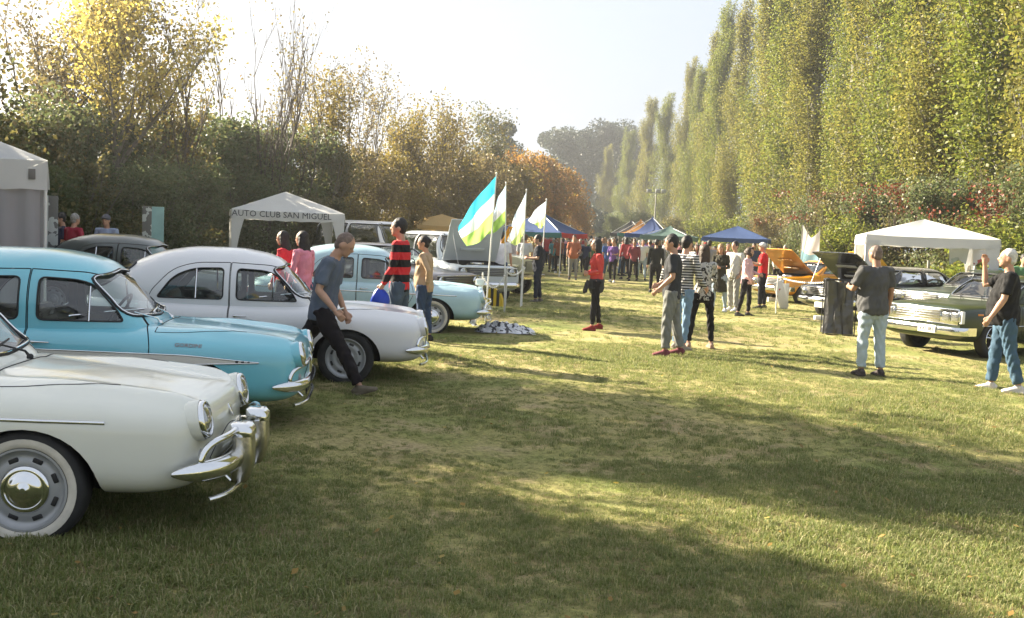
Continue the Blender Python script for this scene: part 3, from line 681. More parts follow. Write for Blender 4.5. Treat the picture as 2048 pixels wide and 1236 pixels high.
far_canopy(1335, 48, 1.2, 1.95, 2.45, [M['tent_green']], [M['tent_green']], -18, 'low grey green canopy in front of the peaked blue tent', .12)
far_canopy(1277, 62, 1.15, 2.1, 3.0, [M['tent_orange']], [M['tent_teal']], -20, 'peaked orange tent left of the peaked blue one', .25)
far_canopy(1259, 70, 1.2, 2.1, 3.1, [M['tent_dark']], [M['tent_dark']], -20, 'peaked dark tent left of the orange one', .2)
# flags
def flag_mat(name, c):
    return [fabric(name + k, v, .5) for k, v in zip(' abc', c)] if False else [fabric('%s %d' % (name, i), v, .5) for i, v in enumerate(c)]
CY, WH, GR = (.045, .42, .62), (.72, .74, .74), (.36, .58, .14)
FM = flag_mat('flag cloth', [CY, WH, GR]); FM2 = flag_mat('pale flag cloth', [(.42, .58, .72), (.70, .72, .74), (.34, .56, .12)]); FM3 = flag_mat('flag with orange corner', [(.55, .66, .78), (.72, .74, .70), (.52, .66, .22)]); M['orange_cloth'] = fabric('orange cloth', (.62, .30, .02), .5)
def flag(base_px, base_py, top_px, top_py, hoist, fly_top, fly_bot, mats, label, extra=None):
    b = gnd(base_px, base_py); tp = at(top_px, top_py, b.y + .12); root = empty('flag', b); tl_ = tp - b
    mb = MB(); mb.tube([(0, 0, -.1), tuple(tl_ * .5), tuple(tl_)], [.017, .015, .011], 8); mb.build('pole', M['white_steel'], root)
    mb = MB(); mb.ell(tl_, (.018, .018, .03)); mb.build('finial', M['white_steel'], root)
    ft = at(*fly_top, b.y - .25) - b; fb = at(*fly_bot, b.y - .1) - b; h0 = tl_ * .985; h1 = tl_ * (1 - hoist / tl_.length)
    nu, nv = 26, 18; P = []
    for j in range(nv + 1):
        v_ = j / nv; a = h0.lerp(h1, v_); e = ft.lerp(fb, v_ ** 1.2)
        for i in range(nu + 1):
            u = i / nu; p = a.lerp(e, u); p.z -= .10 * math.sin(math.pi * u) * v_ - .05 * math.sin(math.pi * u) * (1 - v_)
            p.y += (.10 * math.sin(7 * u + 3.2 * v_) + .05 * math.sin(13 * u - 5 * v_)) * u ** .7; p.x += .03 * math.sin(9 * u + 4 * v_) * u; P.append(p)
    for k in range(3):
        lo, hi = k * nv // 3, (k + 1) * nv // 3; mb = MB(); idx_ = {}; vs = []
        for j in range(lo, hi + 1):
            for i in range(nu + 1): idx_[(j, i)] = len(vs); vs.append(P[j * (nu + 1) + i])
        mb.add(vs, [(idx_[(j, i)], idx_[(j, i + 1)], idx_[(j + 1, i + 1)], idx_[(j + 1, i)]) for j in range(lo, hi) for i in range(nu)])
        mb.build('stripe', mats[k], root, 180)
    return tag(root, label, 'flag', 'flags on poles at the left of the field')
flag(970, 640, 993, 347, 1.05, (915, 452), (932, 492), FM, 'largest flag, cyan white and green, nearest of the four')
flag(1009, 624, 1012, 366, .85, (985, 425), (962, 468), FM2, 'second flag from the left, pale blue and green, behind the largest')
flag(1041, 612, 1053, 380, .95, (1012, 478), (1030, 492), [FM3[0], FM3[1], FM3[2]], 'third flag from the left, white and yellow green')
flag(1078, 600, 1093, 399, .60, (1055, 440), (1076, 452), FM3, 'rightmost and smallest flag, pale, above the blue and green canopy')
mb = MB(); c_ = at(1014, 470, gnd(1041, 612).y - .5); v = []; f = []
for j in range(9):
    for i in range(7): v.append((c_.x + .11 * (i / 6 - .5) - .16 * (j / 8 - .5), c_.y + .03 * math.sin(i * 1.6 + j), c_.z + .40 * (.5 - j / 8)))
for j in range(8):
    for i in range(6): f.append((j * 7 + i, j * 7 + i + 1, j * 7 + i + 8, j * 7 + i + 7))
pen = empty('pennant', (c_.x, c_.y, 0)); mb.v = [(a - c_.x, b - c_.y, z) for a, b, z in [tuple(map(float, q)) for q in v]]; mb.f = f; mb.m = [0] * len(f); mb.build('cloth', M['orange_cloth'], pen, 180)
mb = MB(); mb.tube([(.04, 0, 0), (.06, 0, c_.z + .25)], .008, 6); mb.build('pole', M['white_steel'], pen); tag(pen, 'small orange pennant hanging between the second and third flags', 'pennant')
# chains, stakes
M['chain'] = mk('white chain', (.62, .63, .62), .5)
def chain(p, q, sagv, label, stakes=True):
    root = empty('barrier_chain', (p.x, p.y, 0)); d = q - p; mb = MB(); n = max(10, int(d.length / .07)); o = Vector((p.x, p.y, 0))
    for i in range(n + 1):
        t_ = i / n; c = p + d * t_ - Vector((0, 0, sagv * 4 * t_ * (1 - t_))) - o; up = Vector((0, 0, 1)); dd = d.normalized()
        mb.ell(c, (.036, .012, .024) if i % 2 else (.036, .024, .012), Matrix.Rotation(math.atan2(d.y, d.x), 3, 'Z'), 8, 4)
    o_ = mb.build('chain_links', M['chain'], root, 60); o_['kind'] = 'stuff'
    if stakes:
        for e in (p, q):
            mb = MB(); mb.tube([(e.x - o.x, e.y - o.y, 0), (e.x - o.x, e.y - o.y, e.z + .05)], .016, 8); mb.build('stake', M['white_steel'], root)
    return tag(root, label, 'chain', 'white barrier chains')
fb1, fb2, fb3 = gnd(962, 636), gnd(1009, 624), gnd(1035, 615)
chain(Vector((fb1.x, fb1.y, .86)), Vector((fb2.x, fb2.y, .88)), .30, 'white chain drooping between the first two flag poles'); chain(Vector((fb2.x, fb2.y, .88)), Vector((fb3.x + .1, fb3.y + .6, .9)), .12, 'white chain between the second and third flag poles')
cr1, cr2 = gnd(1470, 618), gnd(1672, 655)
chain(Vector((cr1.x + .8, cr1.y - 1.0, .92)), Vector((cr2.x - .1, cr2.y - .3, 1.02)), .10, 'white chain running from the red shirted man to the bin bag')
# printed ribbon and crumpled cloth on the grass
def print_mat(name, a, b, sc, th=.5):
    m = bpy.data.materials.new(name); m.use_nodes = True; nt = m.node_tree; L = nt.links.new; n = nt.nodes.new('ShaderNodeTexNoise'); n.inputs['Scale'].default_value = sc; n.inputs['Detail'].default_value = 3
    co = nt.nodes.new('ShaderNodeTexCoord'); L(co.outputs['Object'], n.inputs['Vector']); r = nt.nodes.new('ShaderNodeValToRGB'); r.color_ramp.interpolation = 'CONSTANT'; e = r.color_ramp.elements; e[0].color = (*a, 1); e[1].position = th; e[1].color = (*b, 1)
    L(n.outputs[0], r.inputs[0]); L(r.outputs[0], nt.nodes['Principled BSDF'].inputs['Base Color']); nt.nodes['Principled BSDF'].inputs['Roughness'].default_value = .7; return m
M['print_cloth'] = print_mat('black and white print', (.62, .63, .66), (.05, .05, .06), 13, .54)
hp = gnd(1010, 664); r = np.random.default_rng(3); n = 44; v = []; f = []
for j in range(n):
    for i in range(n):
        a, b = i / (n - 1) * 2 - 1, j / (n - 1) * 2 - 1; q = max(0, 1 - (a * a + b * b)) ** .6
        wr_ = .5 + .5 * math.sin(9 * a + 5 * math.sin(4 * b + 2)) * math.sin(7 * b + 3 * math.sin(5 * a)); v.append((a * .50 + .03 * math.sin(12 * b), b * .34 + .03 * math.sin(11 * a), q * (.05 + .13 * wr_ * (1 - .35 * a)) + .012))
for j in range(n - 1):
    for i in range(n - 1): f.append((j * n + i, j * n + i + 1, (j + 1) * n + i + 1, (j + 1) * n + i))
mb = MB(); mb.add(v, f); cl = mb.build('crumpled_cloth', M['print_cloth'], None, 50); cl.location = hp; tag(cl, 'crumpled black and white printed cloth lying on the grass', 'cloth')
rb = gnd(948, 652); mb = MB(); v = []; f = []
pts = [at(958, 572, rb.y), at(955, 600, rb.y), at(948, 625, rb.y), at(944, 645, rb.y), at(950, 655, rb.y - .1), at(966, 660, rb.y - .2)]
for i, p in enumerate(pts):
    w_ = .05; v += [(p.x - rb.x - w_, p.y - rb.y - .02, max(.02, p.z)), (p.x - rb.x + w_, p.y - rb.y + .03, max(.02, p.z))]
for i in range(len(pts) - 1): f.append((2 * i, 2 * i + 1, 2 * i + 3, 2 * i + 2))
mb.add(v, f); o = mb.build('printed_ribbon', M['print_cloth'], None, 180); o.location = (rb.x, rb.y, 0); tag(o, 'printed ribbon hanging from the barrier down to the crumpled cloth', 'ribbon')
st_ = empty('barrier_stand', (rb.x, rb.y, 0)); mb = MB(); a_ = at(960, 570, rb.y) - rb
mb.tube([(.02, .05, 0), (a_.x, .05, a_.z)], .014, 6); mb.build('post', M['white_steel'], st_); mb = MB(); mb.tube([(.22, .1, 0), (a_.x, .05, a_.z)], .014, 6); mb.build('post', M['white_steel'], st_); mb = MB(); mb.rbox((a_.x, .05, a_.z + .05), (.16, .05, .12), .02); mb.build('clamp', M['chain'], st_); tag(st_, 'white barrier stand beside the first flag pole', 'stand')
# black and yellow striped drum end
M['hazard_y'] = mk('hazard yellow', (.55, .38, .02), .5); dr = gnd(985, 612); root = empty('hazard_marker', dr, R(-20))
for k in range(7):
    mb = MB(); w0, w1 = -.26 + .52 * k / 7, -.26 + .52 * (k + 1) / 7; pl = []
    for s_ in range(5): x = w0 + (w1 - w0) * s_ / 4; pl.append((x, .40 * math.sqrt(max(0, 1 - (x / .265) ** 2)) + .02))
    mb.prism([(w0, 0)] + pl + [(w1, 0)], -.06, .06); mb.build('band', M['hazard_y'] if k % 2 == 0 else M['dark'], root, 30, True)
tag(root, 'round topped black and yellow hazard marker between the flag poles', 'marker')
# printed boards by the left tent
M['board_a'] = print_mat('board print pale', (.62, .66, .62), (.42, .50, .46), 3.2, .58); M['board_b'] = print_mat('board print dark', (.42, .45, .42), (.12, .12, .11), 5, .47); M['board_c'] = mk('board sea green', (.19, .33, .32), .6, var=.15, vscale=3)
def board(px, top, z, w_, d_, mats, label, yaw):
    p = at(px, top, z); root = empty('printed_board', (p.x, z, 0), R(yaw)); h = p.z
    mb = MB(); mb.rbox((-w_ / 2, 0, h / 2), (w_, .025, h), .004); mb.build('panel', mats[0], root)
    mb = MB(); mb.rbox((d_ * .40, d_ * .28, h / 2), (d_, .025, h), .004, Matrix.Rotation(R(32), 3, 'Z')); mb.build('panel', mats[1], root)
    return tag(root, label, 'display board', 'folding display boards')
board(97, 391, 17.2, .17, .16, [M['board_a'], M['board_b']], 'pale folding printed board beside the white tent', 4); board(304, 413, 21.5, .20, .26, [M['board_b'], M['board_c']], 'sea green folding printed board behind the dark saloon', 2)
# banner, sign boards, boxes on the right
bn = gnd(1614, 600); root = empty('banner', (gx(1614, 33), 33, 0)); a_ = at(1597, 449, 33); b_ = at(1631, 461, 33); c_ = at(1614, 516, 33); hw_ = (b_.x - a_.x) / 2; mb = MB(); v = []; f = []; n = 16
for i in range(n + 1):
    u = -1 + 2 * i / n; zt = a_.z - (.42 * (1 - abs(u) ** 1.3)) - (.0 if u < 0 else .16 * u)
    for j in range(9): v.append((u * hw_, .04 * math.sin(3 * u + j * .5), zt + (c_.z - .25 - zt) * j / 8))
for i in range(n):
    for j in range(8): f.append((i * 9 + j, i * 9 + j + 1, (i + 1) * 9 + j + 1, (i + 1) * 9 + j))
M['banner'] = mk('white banner cloth', (.74, .76, .78), .7, trans=.3); M['banner_blue'] = mk('sky blue banner cloth', (.28, .52, .66), .7, trans=.3)
f1 = [q for k, q in enumerate(f) if k % 8 < 5]; f2 = [q for k, q in enumerate(f) if k % 8 >= 5]
mb.add(v, f1); mb.build('cloth', M['banner'], root, 180); mb = MB(); mb.add(v, f2); mb.build('hem_band', M['banner_blue'], root, 180)
for u in (-1, 1):
    mb = MB(); mb.tube([(u * hw_, .05, 0), (u * hw_, .05, a_.z - .1 + (.1 if u < 0 else 0))], .014, 6); mb.build('pole', M['grey_steel'], root)
tag(root, 'white banner with a curved top and sky blue foot on the right', 'banner')
M['sign_red'] = print_mat('white and red sign print', (.68, .66, .64), (.45, .10, .10), 4, .62)
sg = gnd(1566, 618); root = empty('sign_board', sg, R(25)); mb = MB(); mb.rbox((-.1, 0, .38), (.30, .02, .78), .004, Matrix.Rotation(R(-22), 3, 'Y')); mb.build('panel', M['sign_red'], root); mb = MB(); mb.rbox((.12, .1, .34), (.24, .02, .70), .004); mb.build('panel', M['plate_white'], root); tag(root, 'leaning white and red sign board in front of the orange coupe', 'sign')
for px, py, w_, h_, lb in ((1546, 604, .34, .14, 'small white card box on the grass by the orange coupe'), (1639, 640, .26, .10, 'white card lying on the grass before the black saloon')):
    p = gnd(px, py); mb = MB(); mb.rbox((0, 0, h_ / 2), (w_, .16, h_), .01); o = mb.build('card_box', M['plate_white'], None); o.location = p; tag(o, lb, 'box')
# bin bag on a frame
bp_ = gnd(1674, 668); root = empty('bin_bag', bp_, R(-12)); H_, n, m = 1.06, 40, 14; v = []; f = []
M['bag'] = mk('black plastic bag', (.03, .03, .033), .28, spec=.9, bump=.8, bscale=11)
for j in range(m + 1):
    t_ = j / m; z = .02 + (H_ - .02) * t_
    for i in range(n):
        u = 2 * math.pi * i / n; rr = .27 - .03 * math.sin(math.pi * t_) + .03 * (1 - t_); fold = .030 * math.sin(7 * u + 1.5 * math.sin(5 * t_)) * (.3 + t_ * .9) + .015 * math.sin(17 * u + 6 * t_)
        sq = 1 / max(abs(math.cos(u)), abs(math.sin(u))) ** .55; v.append(((rr * sq + fold) * math.cos(u) * .98, (rr * sq + fold) * math.sin(u) * .85, z + .05 * math.sin(2 * u + 1) * (t_ > .95)))
for j in range(m):
    for i in range(n): f.append((j * n + i, j * n + (i + 1) % n, (j + 1) * n + (i + 1) % n, (j + 1) * n + i))
f.append(tuple(range(n - 1, -1, -1))); mb = MB(); mb.add(v, f); mb.build('bag', M['bag'], root, 40)
mb = MB(); loop_ = [Vector((.29 * sgn_x, .25 * sgn_y, H_ + .01)) for sgn_x, sgn_y in ((-1, -1), (1, -1), (1, 1), (-1, 1))]; mb.tube(loop_ + [loop_[0]], .014, 6); mb.build('rim_frame', M['dark'], root)
for sx in (-1, 1):
    for sy in (-1, 1): mb = MB(); mb.tube([(sx * .29, sy * .25, 0), (sx * .29, sy * .25, H_)], .012, 6); mb.build('leg', M['dark'], root)
tag(root, 'black plastic bin bag hung on a square frame on the grass', 'bin')
# hanging cloths inside the right canopy
for k, (px, py, lb) in enumerate(((1918, 512, 'grey pennant hanging in the white canopy, left one'), (1966, 515, 'grey and red pennant hanging in the white canopy, right one'))):
    p = at(px, py, 26.6); mb = MB(); mb.add([(-.28, 0, .22), (.28, .03, .26), (.22, .05, -.22), (0, .02, -.10), (-.24, 0, -.25)], [(0, 1, 2, 3, 4)]); o = mb.build('hanging_cloth', M['sign_red'] if k else M['board_a'], None, 0); o.location = p; tag(o, lb, 'pennant')
# wire fence posts under the poplars
M['post_wood'] = mk('weathered post', (.30, .28, .24), .9, var=.25, bump=.4)
for k, (px, z) in enumerate(((1582, 40), (1548, 44), (1706, 34), (1850, 30.5), (2035, 28.5))):
    mb = MB(); mb.tube([(0, 0, -.05), (.02, 0, .75), (.01, .01, 1.45)], [.055, .05, .045], 8); o = mb.build('fence_post', M['post_wood'], None); o.location = (gx(px, z), z, 0); tag(o, 'weathered wooden fence post, %s' % ('left of the white banner', 'at the right end of the blue canopy', 'left of the white canopy', 'seen through the white canopy', 'behind the black shirted man')[k], 'post', 'fence posts under the poplars')
# tall lamp mast over the far tents
lp = Vector((gx(1305, 75), 75, 0)); root = empty('lamp_mast', lp); hgt = at(1300, 385, 75).z; mb = MB(); mb.tube([(0, 0, 0), (0, 0, hgt)], [.08, .05], 8); mb.tube([(-.6, 0, hgt), (.6, 0, hgt)], .04, 6); mb.build('mast', M['grey_steel'], root)
for s_ in (-.55, .1, .55): mb = MB(); mb.rbox((s_, -.1, hgt + .12), (.35, .18, .28), .04); mb.build('floodlight', M['steel'], root)
tag(root, 'tall floodlight mast standing behind the far peaked tents', 'lamp')
# ---------------------------------------------------------------- cars
def sgnpow(a, p): return math.copysign(abs(a) ** p, a)
class Hull:
    def __init__(s, me):
        s.bvh = BVHTree.FromPolygons([v.co.copy() for v in me.vertices], [tuple(p.vertices) for p in me.polygons])
    def cast(s, o, d, off):
        h = s.bvh.ray_cast(Vector(o), Vector(d))
        if h[0] is None: return None
        n = h[1]
        if n.dot(Vector(d)) > 0: n = -n
        return h[0] + n * off
    def side(s, x, z, sd, off=0.0):
        p = s.cast((x, sd * 3, z), (0, -sd, 0), off)
        return p if p is not None else Vector((x, sd * .6, z))
    def front(s, y, z, off=0.0):
        p = s.cast((4, y, z), (-1, 0, 0), off); return p if p is not None else Vector((0, y, z))
    def rear(s, y, z, off=0.0):
        p = s.cast((-8, y, z), (1, 0, 0), off); return p if p is not None else Vector((0, y, z))
    def top(s, x, y, off=0.0):
        p = s.cast((x, y, 4), (0, 0, -1), off); return p if p is not None else Vector((x, y, .7))
def body_rings(tab, xs, nr, crest=None, shrink=0.0):
    rings = []
    for x in xs:
        zb, zc, zt, w, n = lerp_tab(tab, x)[:5]
        w = max(w - shrink, .02); zt -= shrink; zb += shrink * 1.6
        if zc > zt - .01: zc = zt - .01
        if zb > zc - .01: zb = zc - .01
        ring = []
        for j in range(nr):
            u = 2 * math.pi * (j + .5) / nr; c, sn = math.cos(u), math.sin(u)
            y = w * sgnpow(c, 2 / n); z = zc + ((zt - zc) if sn > 0 else (zc - zb)) * sgnpow(sn, 2 / n)
            if crest and sn > 0: z += crest(x, y, (z - zc) / (zt - zc))
            ring.append(Vector((x, y, z)))
        rings.append(ring)
    return rings
def cabin_rings(tab, xs, nr, z0, shrink=0.0):
    rings = []
    for x in xs:
        zr, w, n = lerp_tab(tab, x)[:3]
        zr = max(zr - shrink, z0 + .02); w = max(w - shrink, .02); ring = []
        for j in range(nr):
            u = 2 * math.pi * (j + .5) / nr; c, sn = math.cos(u), math.sin(u)
            z = z0 + (zr - z0) * sgnpow(sn, 2 / n) if sn > 0 else z0 + .12 * sgnpow(sn, 2 / n)
            ring.append(Vector((x, w * sgnpow(c, 2 / n), z)))
        rings.append(ring)
    return rings
def spaced(a, b, n, ends=.65):
    """stations from a to b, denser at both ends"""
    out = []
    for i in range(n):
        t = i / (n - 1); e = .5 - .5 * math.cos(math.pi * t)
        out.append(a + (b - a) * (t * (1 - ends) + e * ends))
    return out
def pane_mesh(name, outline, proj, mat, rings=5):
    cx = sum(p[0] for p in outline) / len(outline); cy = sum(p[1] for p in outline) / len(outline)
    n = len(outline); v = []; f = []
    for k in range(rings):
        s = 1 - k / rings
        for a, b in outline: v.append(proj(cx + (a - cx) * s, cy + (b - cy) * s))
    v.append(proj(cx, cy)); last = len(v) - 1
    for k in range(rings - 1):
        for j in range(n):
            j2 = (j + 1) % n; f.append((k * n + j, k * n + j2, (k + 1) * n + j2, (k + 1) * n + j))
    k = rings - 1
    for j in range(n): f.append((k * n + j, k * n + (j + 1) % n, last))
    mb = MB(); mb.add(v, f); return mb.mesh(name, [mat], 180)
def loop_tube(mb, pts, r, n=6, mi=0):
    mb.tube(list(pts) + [pts[0], pts[1]], r, n, mi, cap=False)
def dense(poly, step=.04, closed=True):
    out = []; n = len(poly)
    for i in range(n if closed else n - 1):
        a, b = Vector(poly[i]), Vector(poly[(i + 1) % n]); k = max(1, int((b - a).length / step))
        for j in range(k): out.append(tuple(a.lerp(b, j / k)))
    if not closed: out.append(tuple(poly[-1]))
    return out
def wheel_parts(kind, r, width):
    """meshes of one wheel around its own axis, outer face at -y"""
    w2 = width / 2; rr = .70 * r
    t = MB(); t.lathe([(rr, -w2 * .80), (rr + .02, -w2 * .95), (.82 * r, -w2 * 1.04), (.93 * r, -w2 * .98), (.985 * r, -w2 * .78), (r, -w2 * .4), (r, w2 * .4), (.985 * r, w2 * .78), (.93 * r, w2 * .98), (.82 * r, w2 * 1.04), (rr, w2 * .8)], n=48)
    parts = [('tyre', t.mesh('tyre', [M['rubber']], 60), None)]
    if kind in ('white', 'cream'):
        b = MB(); b.lathe([(rr * 1.03, -w2 * .97), (rr * 1.05, -w2 * 1.02), (.80 * r, -w2 * 1.075), (.865 * r, -w2 * 1.05), (.87 * r, -w2 * .98)], n=48)
        parts.append(('whitewall', b.mesh('whitewall', [M['whitewall']], 60), 'tyre'))
    rim = MB()
    if kind == 'mag':
        rim.lathe([(rr, -w2 * .9), (rr * .97, -w2 * .95), (rr * .9, -w2 * .7), (rr * .86, w2 * .2)], n=40)
        for k in range(5):
            a = 2 * math.pi * k / 5 + .3
            for da in (-.16, .16):
                rim.tube([(math.cos(a + da * .6) * rr * .2, -w2 * .62, math.sin(a + da * .6) * rr * .2), (math.cos(a + da) * rr * .93, -w2 * .78, math.sin(a + da) * rr * .93)], [.018, .016], 6)
        rim.lathe([(.001, -w2 * .85), (rr * .18, -w2 * .8), (rr * .24, -w2 * .5)], n=24)
        parts.append(('rim', rim.mesh('rim', [M['chrome']], 35), None))
        d = MB(); d.lathe([(.001, w2 * .1), (rr * .95, w2 * .1)], n=24); parts.append(('brake_disc', d.mesh('brake_disc', [M['under']], 60), None))
    else:
        rim.lathe([(rr, -w2 * .86), (rr * 1.02, -w2 * 1.0), (rr * .965, -w2 * 1.0), (rr * .93, -w2 * .80), (rr * .86, -w2 * .64), (rr * .80, -w2 * .62), (rr * .74, -w2 * .66), (rr * .62, -w2 * .80), (rr * .56, -w2 * .74), (rr * .3, -w2 * .70), (.001, -w2 * .70)], n=48)
        parts.append(('rim', rim.mesh('rim', [M['steel']], 50), None))
        sl = MB(); sl.rbox((rr * .735, -w2 * .672, 0), (.026, .012, .052), .011); slm = sl.mesh('slot', [M['dark']], 40)
        for k in range(8): parts.append(('slot', slm, 'rim', -2 * math.pi * (k + .5) / 8))
        cap = MB(); q = .56 if kind != 'plain' else .40
        cap.lathe([(rr * (q + .03), -w2 * .74), (rr * (q + .02), -w2 * .86), (rr * (q - .03), -w2 * .95), (rr * (q - .09), -w2 * .95), (rr * (q - .11), -w2 * .88), (rr * (q - .17), -w2 * .90), (rr * (q - .20), -w2 * 1.0), (rr * .2, -w2 * 1.09), (rr * .07, -w2 * 1.12), (rr * .06, -w2 * 1.16), (.001, -w2 * 1.17)], n=40)
        parts.append(('hubcap', cap.mesh('hubcap', [M['chrome'] if kind != 'plain' else M['steel']], 50), None))
    return parts
def add_wheel(parent, parts, loc, flip, steer=0.0):
    w = empty('wheel', loc, (math.pi if flip else 0) + steer); w.parent = parent; made = {}
    for p in parts:
        o = link(p[0], p[1], made[p[2]] if p[2] else w); made[p[0]] = o
        if len(p) > 3: o.rotation_euler = (0, p[3], 0)
    return w

def build_car(name, S, paint):
    root = empty(name)
    body_tab, cab_tab, z0 = S['body'], S['cabin'], S.get('z0', .8)
    xs = spaced(body_tab[0][0] + .001, body_tab[-1][0] - .001, S.get('nx', 64))
    mb = MB(); mb.loft(body_rings(body_tab, xs, S.get('nr', 56), S.get('crest'))); low = mb.mesh('low', [paint], 0, True)
    xc = spaced(cab_tab[0][0] + .001, cab_tab[-1][0] - .001, 44)
    mb = MB(); mb.loft(cabin_rings(cab_tab, xc, 48, z0)); cab = mb.mesh('cab', [paint], 0, True)
    hull_me = boolean(low, [(cab, 'UNION')]); H = Hull(hull_me)
    cuts = []
    i0, i1 = S['inside']
    mb = MB(); mb.loft(body_rings(body_tab, [i0 + (i1 - i0) * k / 14 for k in range(15)], 40, None, .035)); cuts.append((mb.mesh('in', [M['interior']], 0, True), 'DIFFERENCE'))
    mb = MB(); mb.loft(cabin_rings(cab_tab, spaced(cab_tab[0][0] + .03, cab_tab[-1][0] - .03, 36), 40, z0, .028)); cuts.append((mb.mesh('in', [M['interior']], 0, True), 'DIFFERENCE'))
    mb = MB()
    for o in S['windows']: mb.prism(o, -2, 2)
    cuts.append((mb.mesh('win', [M['interior']], 0, True), 'DIFFERENCE'))
    mb = MB(); mb.prism(S['windscreen'], *S['ws_x'], axis='x'); mb.prism(S['backlight'], *S['bl_x'], axis='x')
    cuts.append((mb.mesh('win', [M['interior']], 0, True), 'DIFFERENCE'))
    mb = MB(); rx, rz = S['arch']; wr = S['wheel_r']
    for ax in S['axles']:
        o = [(ax + rx * math.cos(2 * math.pi * k / 36), wr - .01 + rz * math.sin(2 * math.pi * k / 36)) for k in range(36)]
        mb.prism(o, .42, 1.2); mb.prism(o, -1.2, -.42)
    cuts.append((mb.mesh('arch', [M['under']], 0, True), 'DIFFERENCE'))
    if S.get('bay'):
        x0, x1, hw, zb = S['bay']; mb = MB(); mb.prism(rounded([(x0, -hw), (x1, -hw * .9), (x1, hw * .9), (x0, hw)], .06), zb, 2, axis='z')
        cuts.append((mb.mesh('bay', [M['under']], 0, True), 'DIFFERENCE'))
    shell = boolean(hull_me, cuts)
    bcuts = []
    for o in S['doors']:
        mb = MB(); mb.prism(grow_poly(o, .004), -2, 2); bcuts.append((mb.mesh('dc', [M['seam']], 0, True), 'DIFFERENCE'))
    body = boolean(shell, bcuts) if bcuts else shell
    smooth(body, 38); link('body', body, root)
    doors = []
    for k, o in enumerate(S['doors']):
        for sd in (-1, 1):
            mb = MB(); mb.prism(grow_poly(o, -.004), *((-2, -.02) if sd < 0 else (.02, 2)))
            d = boolean(shell, [(mb.mesh('dc', [M['seam']], 0, True), 'INTERSECT')]); smooth(d, 38)
            do = link('door', d, root); doors.append((k, sd, do))
    def door_of(k, sd):
        for a, b, o in doors:
            if a == k and b == sd: return o
        return root
    # glazing
    for sd in (-1, 1):
        for k, o in enumerate(S['windows']):
            pr = door_of(S['win_door'][k], sd); pr = pr if pr is not None else root
            link('window', pane_mesh('window', o, lambda a, b, sd=sd: H.side(a, b, sd, -.014), M['glass']), pr)
            mb = MB(); loop_tube(mb, [H.side(a, b, sd, .001) for a, b in dense(o)], .008)
            mb.build('window_seal', S.get('seal', M['dark']), pr)
    ws = link('windscreen', pane_mesh('windscreen', S['windscreen'], lambda a, b: H.front(a, b, -.012), M['glass'], 7), root)
    mb = MB(); loop_tube(mb, [H.front(a, b, .003) for a, b in dense(S['windscreen'])], .013, 8); mb.build('windscreen_seal', M['dark'], ws)
    mb = MB(); loop_tube(mb, [H.front(a, b, .012) for a, b in dense(grow_poly(S['windscreen'], -.004))], .006, 6); mb.build('chrome_trim', M['chrome'], ws)
    bl = link('rear_window', pane_mesh('rear_window', S['backlight'], lambda a, b: H.rear(a, b, -.012), M['glass'], 6), root)
    mb = MB(); loop_tube(mb, [H.rear(a, b, .003) for a, b in dense(S['backlight'])], .013, 8); mb.build('rear_window_seal', M['dark'], bl)
    # cabin furniture
    fx, rxs, sw = S['seats']
    zs = S.get('seat_z', .42)
    for sx, nm in ((fx, 'front_seat'), (rxs, 'rear_seat')):
        mb = MB()
        for sy in ((-.30, .30) if nm == 'front_seat' else (0,)):
            wd = .5 if nm == 'front_seat' else sw * 1.7
            mb.rbox((sx + .22, sy, zs), (.5, wd, .18), .06); mb.rbox((sx - .06, sy, zs + .27), (.14, wd, .52), .06, Matrix.Rotation(R(-14), 3, 'Y'))
        mb.build(nm, M['seat'], root)
    x_d = S['dash']; mb = MB(); mb.rbox((x_d - .05, 0, S['dash_z'] - .02), (.20, 2 * sw * .80, .14), .05); mb.build('dashboard', M['interior'], root)
    st = MB(); cpos = Vector((x_d - .28, .30, S['dash_z'] + .04)); rt = Matrix.Rotation(R(-58), 3, 'Y')
    loop_tube(st, [cpos + rt @ Vector((.19 * math.cos(u), .19 * math.sin(u), 0)) for u in [2 * math.pi * k / 24 for k in range(24)]], .012, 6)
    st.tube([cpos, cpos + Vector((.25, 0, -.14))], .02, 6); st.tube([cpos + rt @ Vector((0, -.18, 0)), cpos + rt @ Vector((0, .18, 0))], .009, 6)
    st.build('steering_wheel', M['dark'], root)
    # wheels
    parts = wheel_parts(S['wheel_kind'], wr, S['wheel_w'])
    for ax in S['axles']:
        for sd in (-1, 1):
            add_wheel(root, parts, (ax, sd * S['track'], wr), sd > 0)
    return root, H

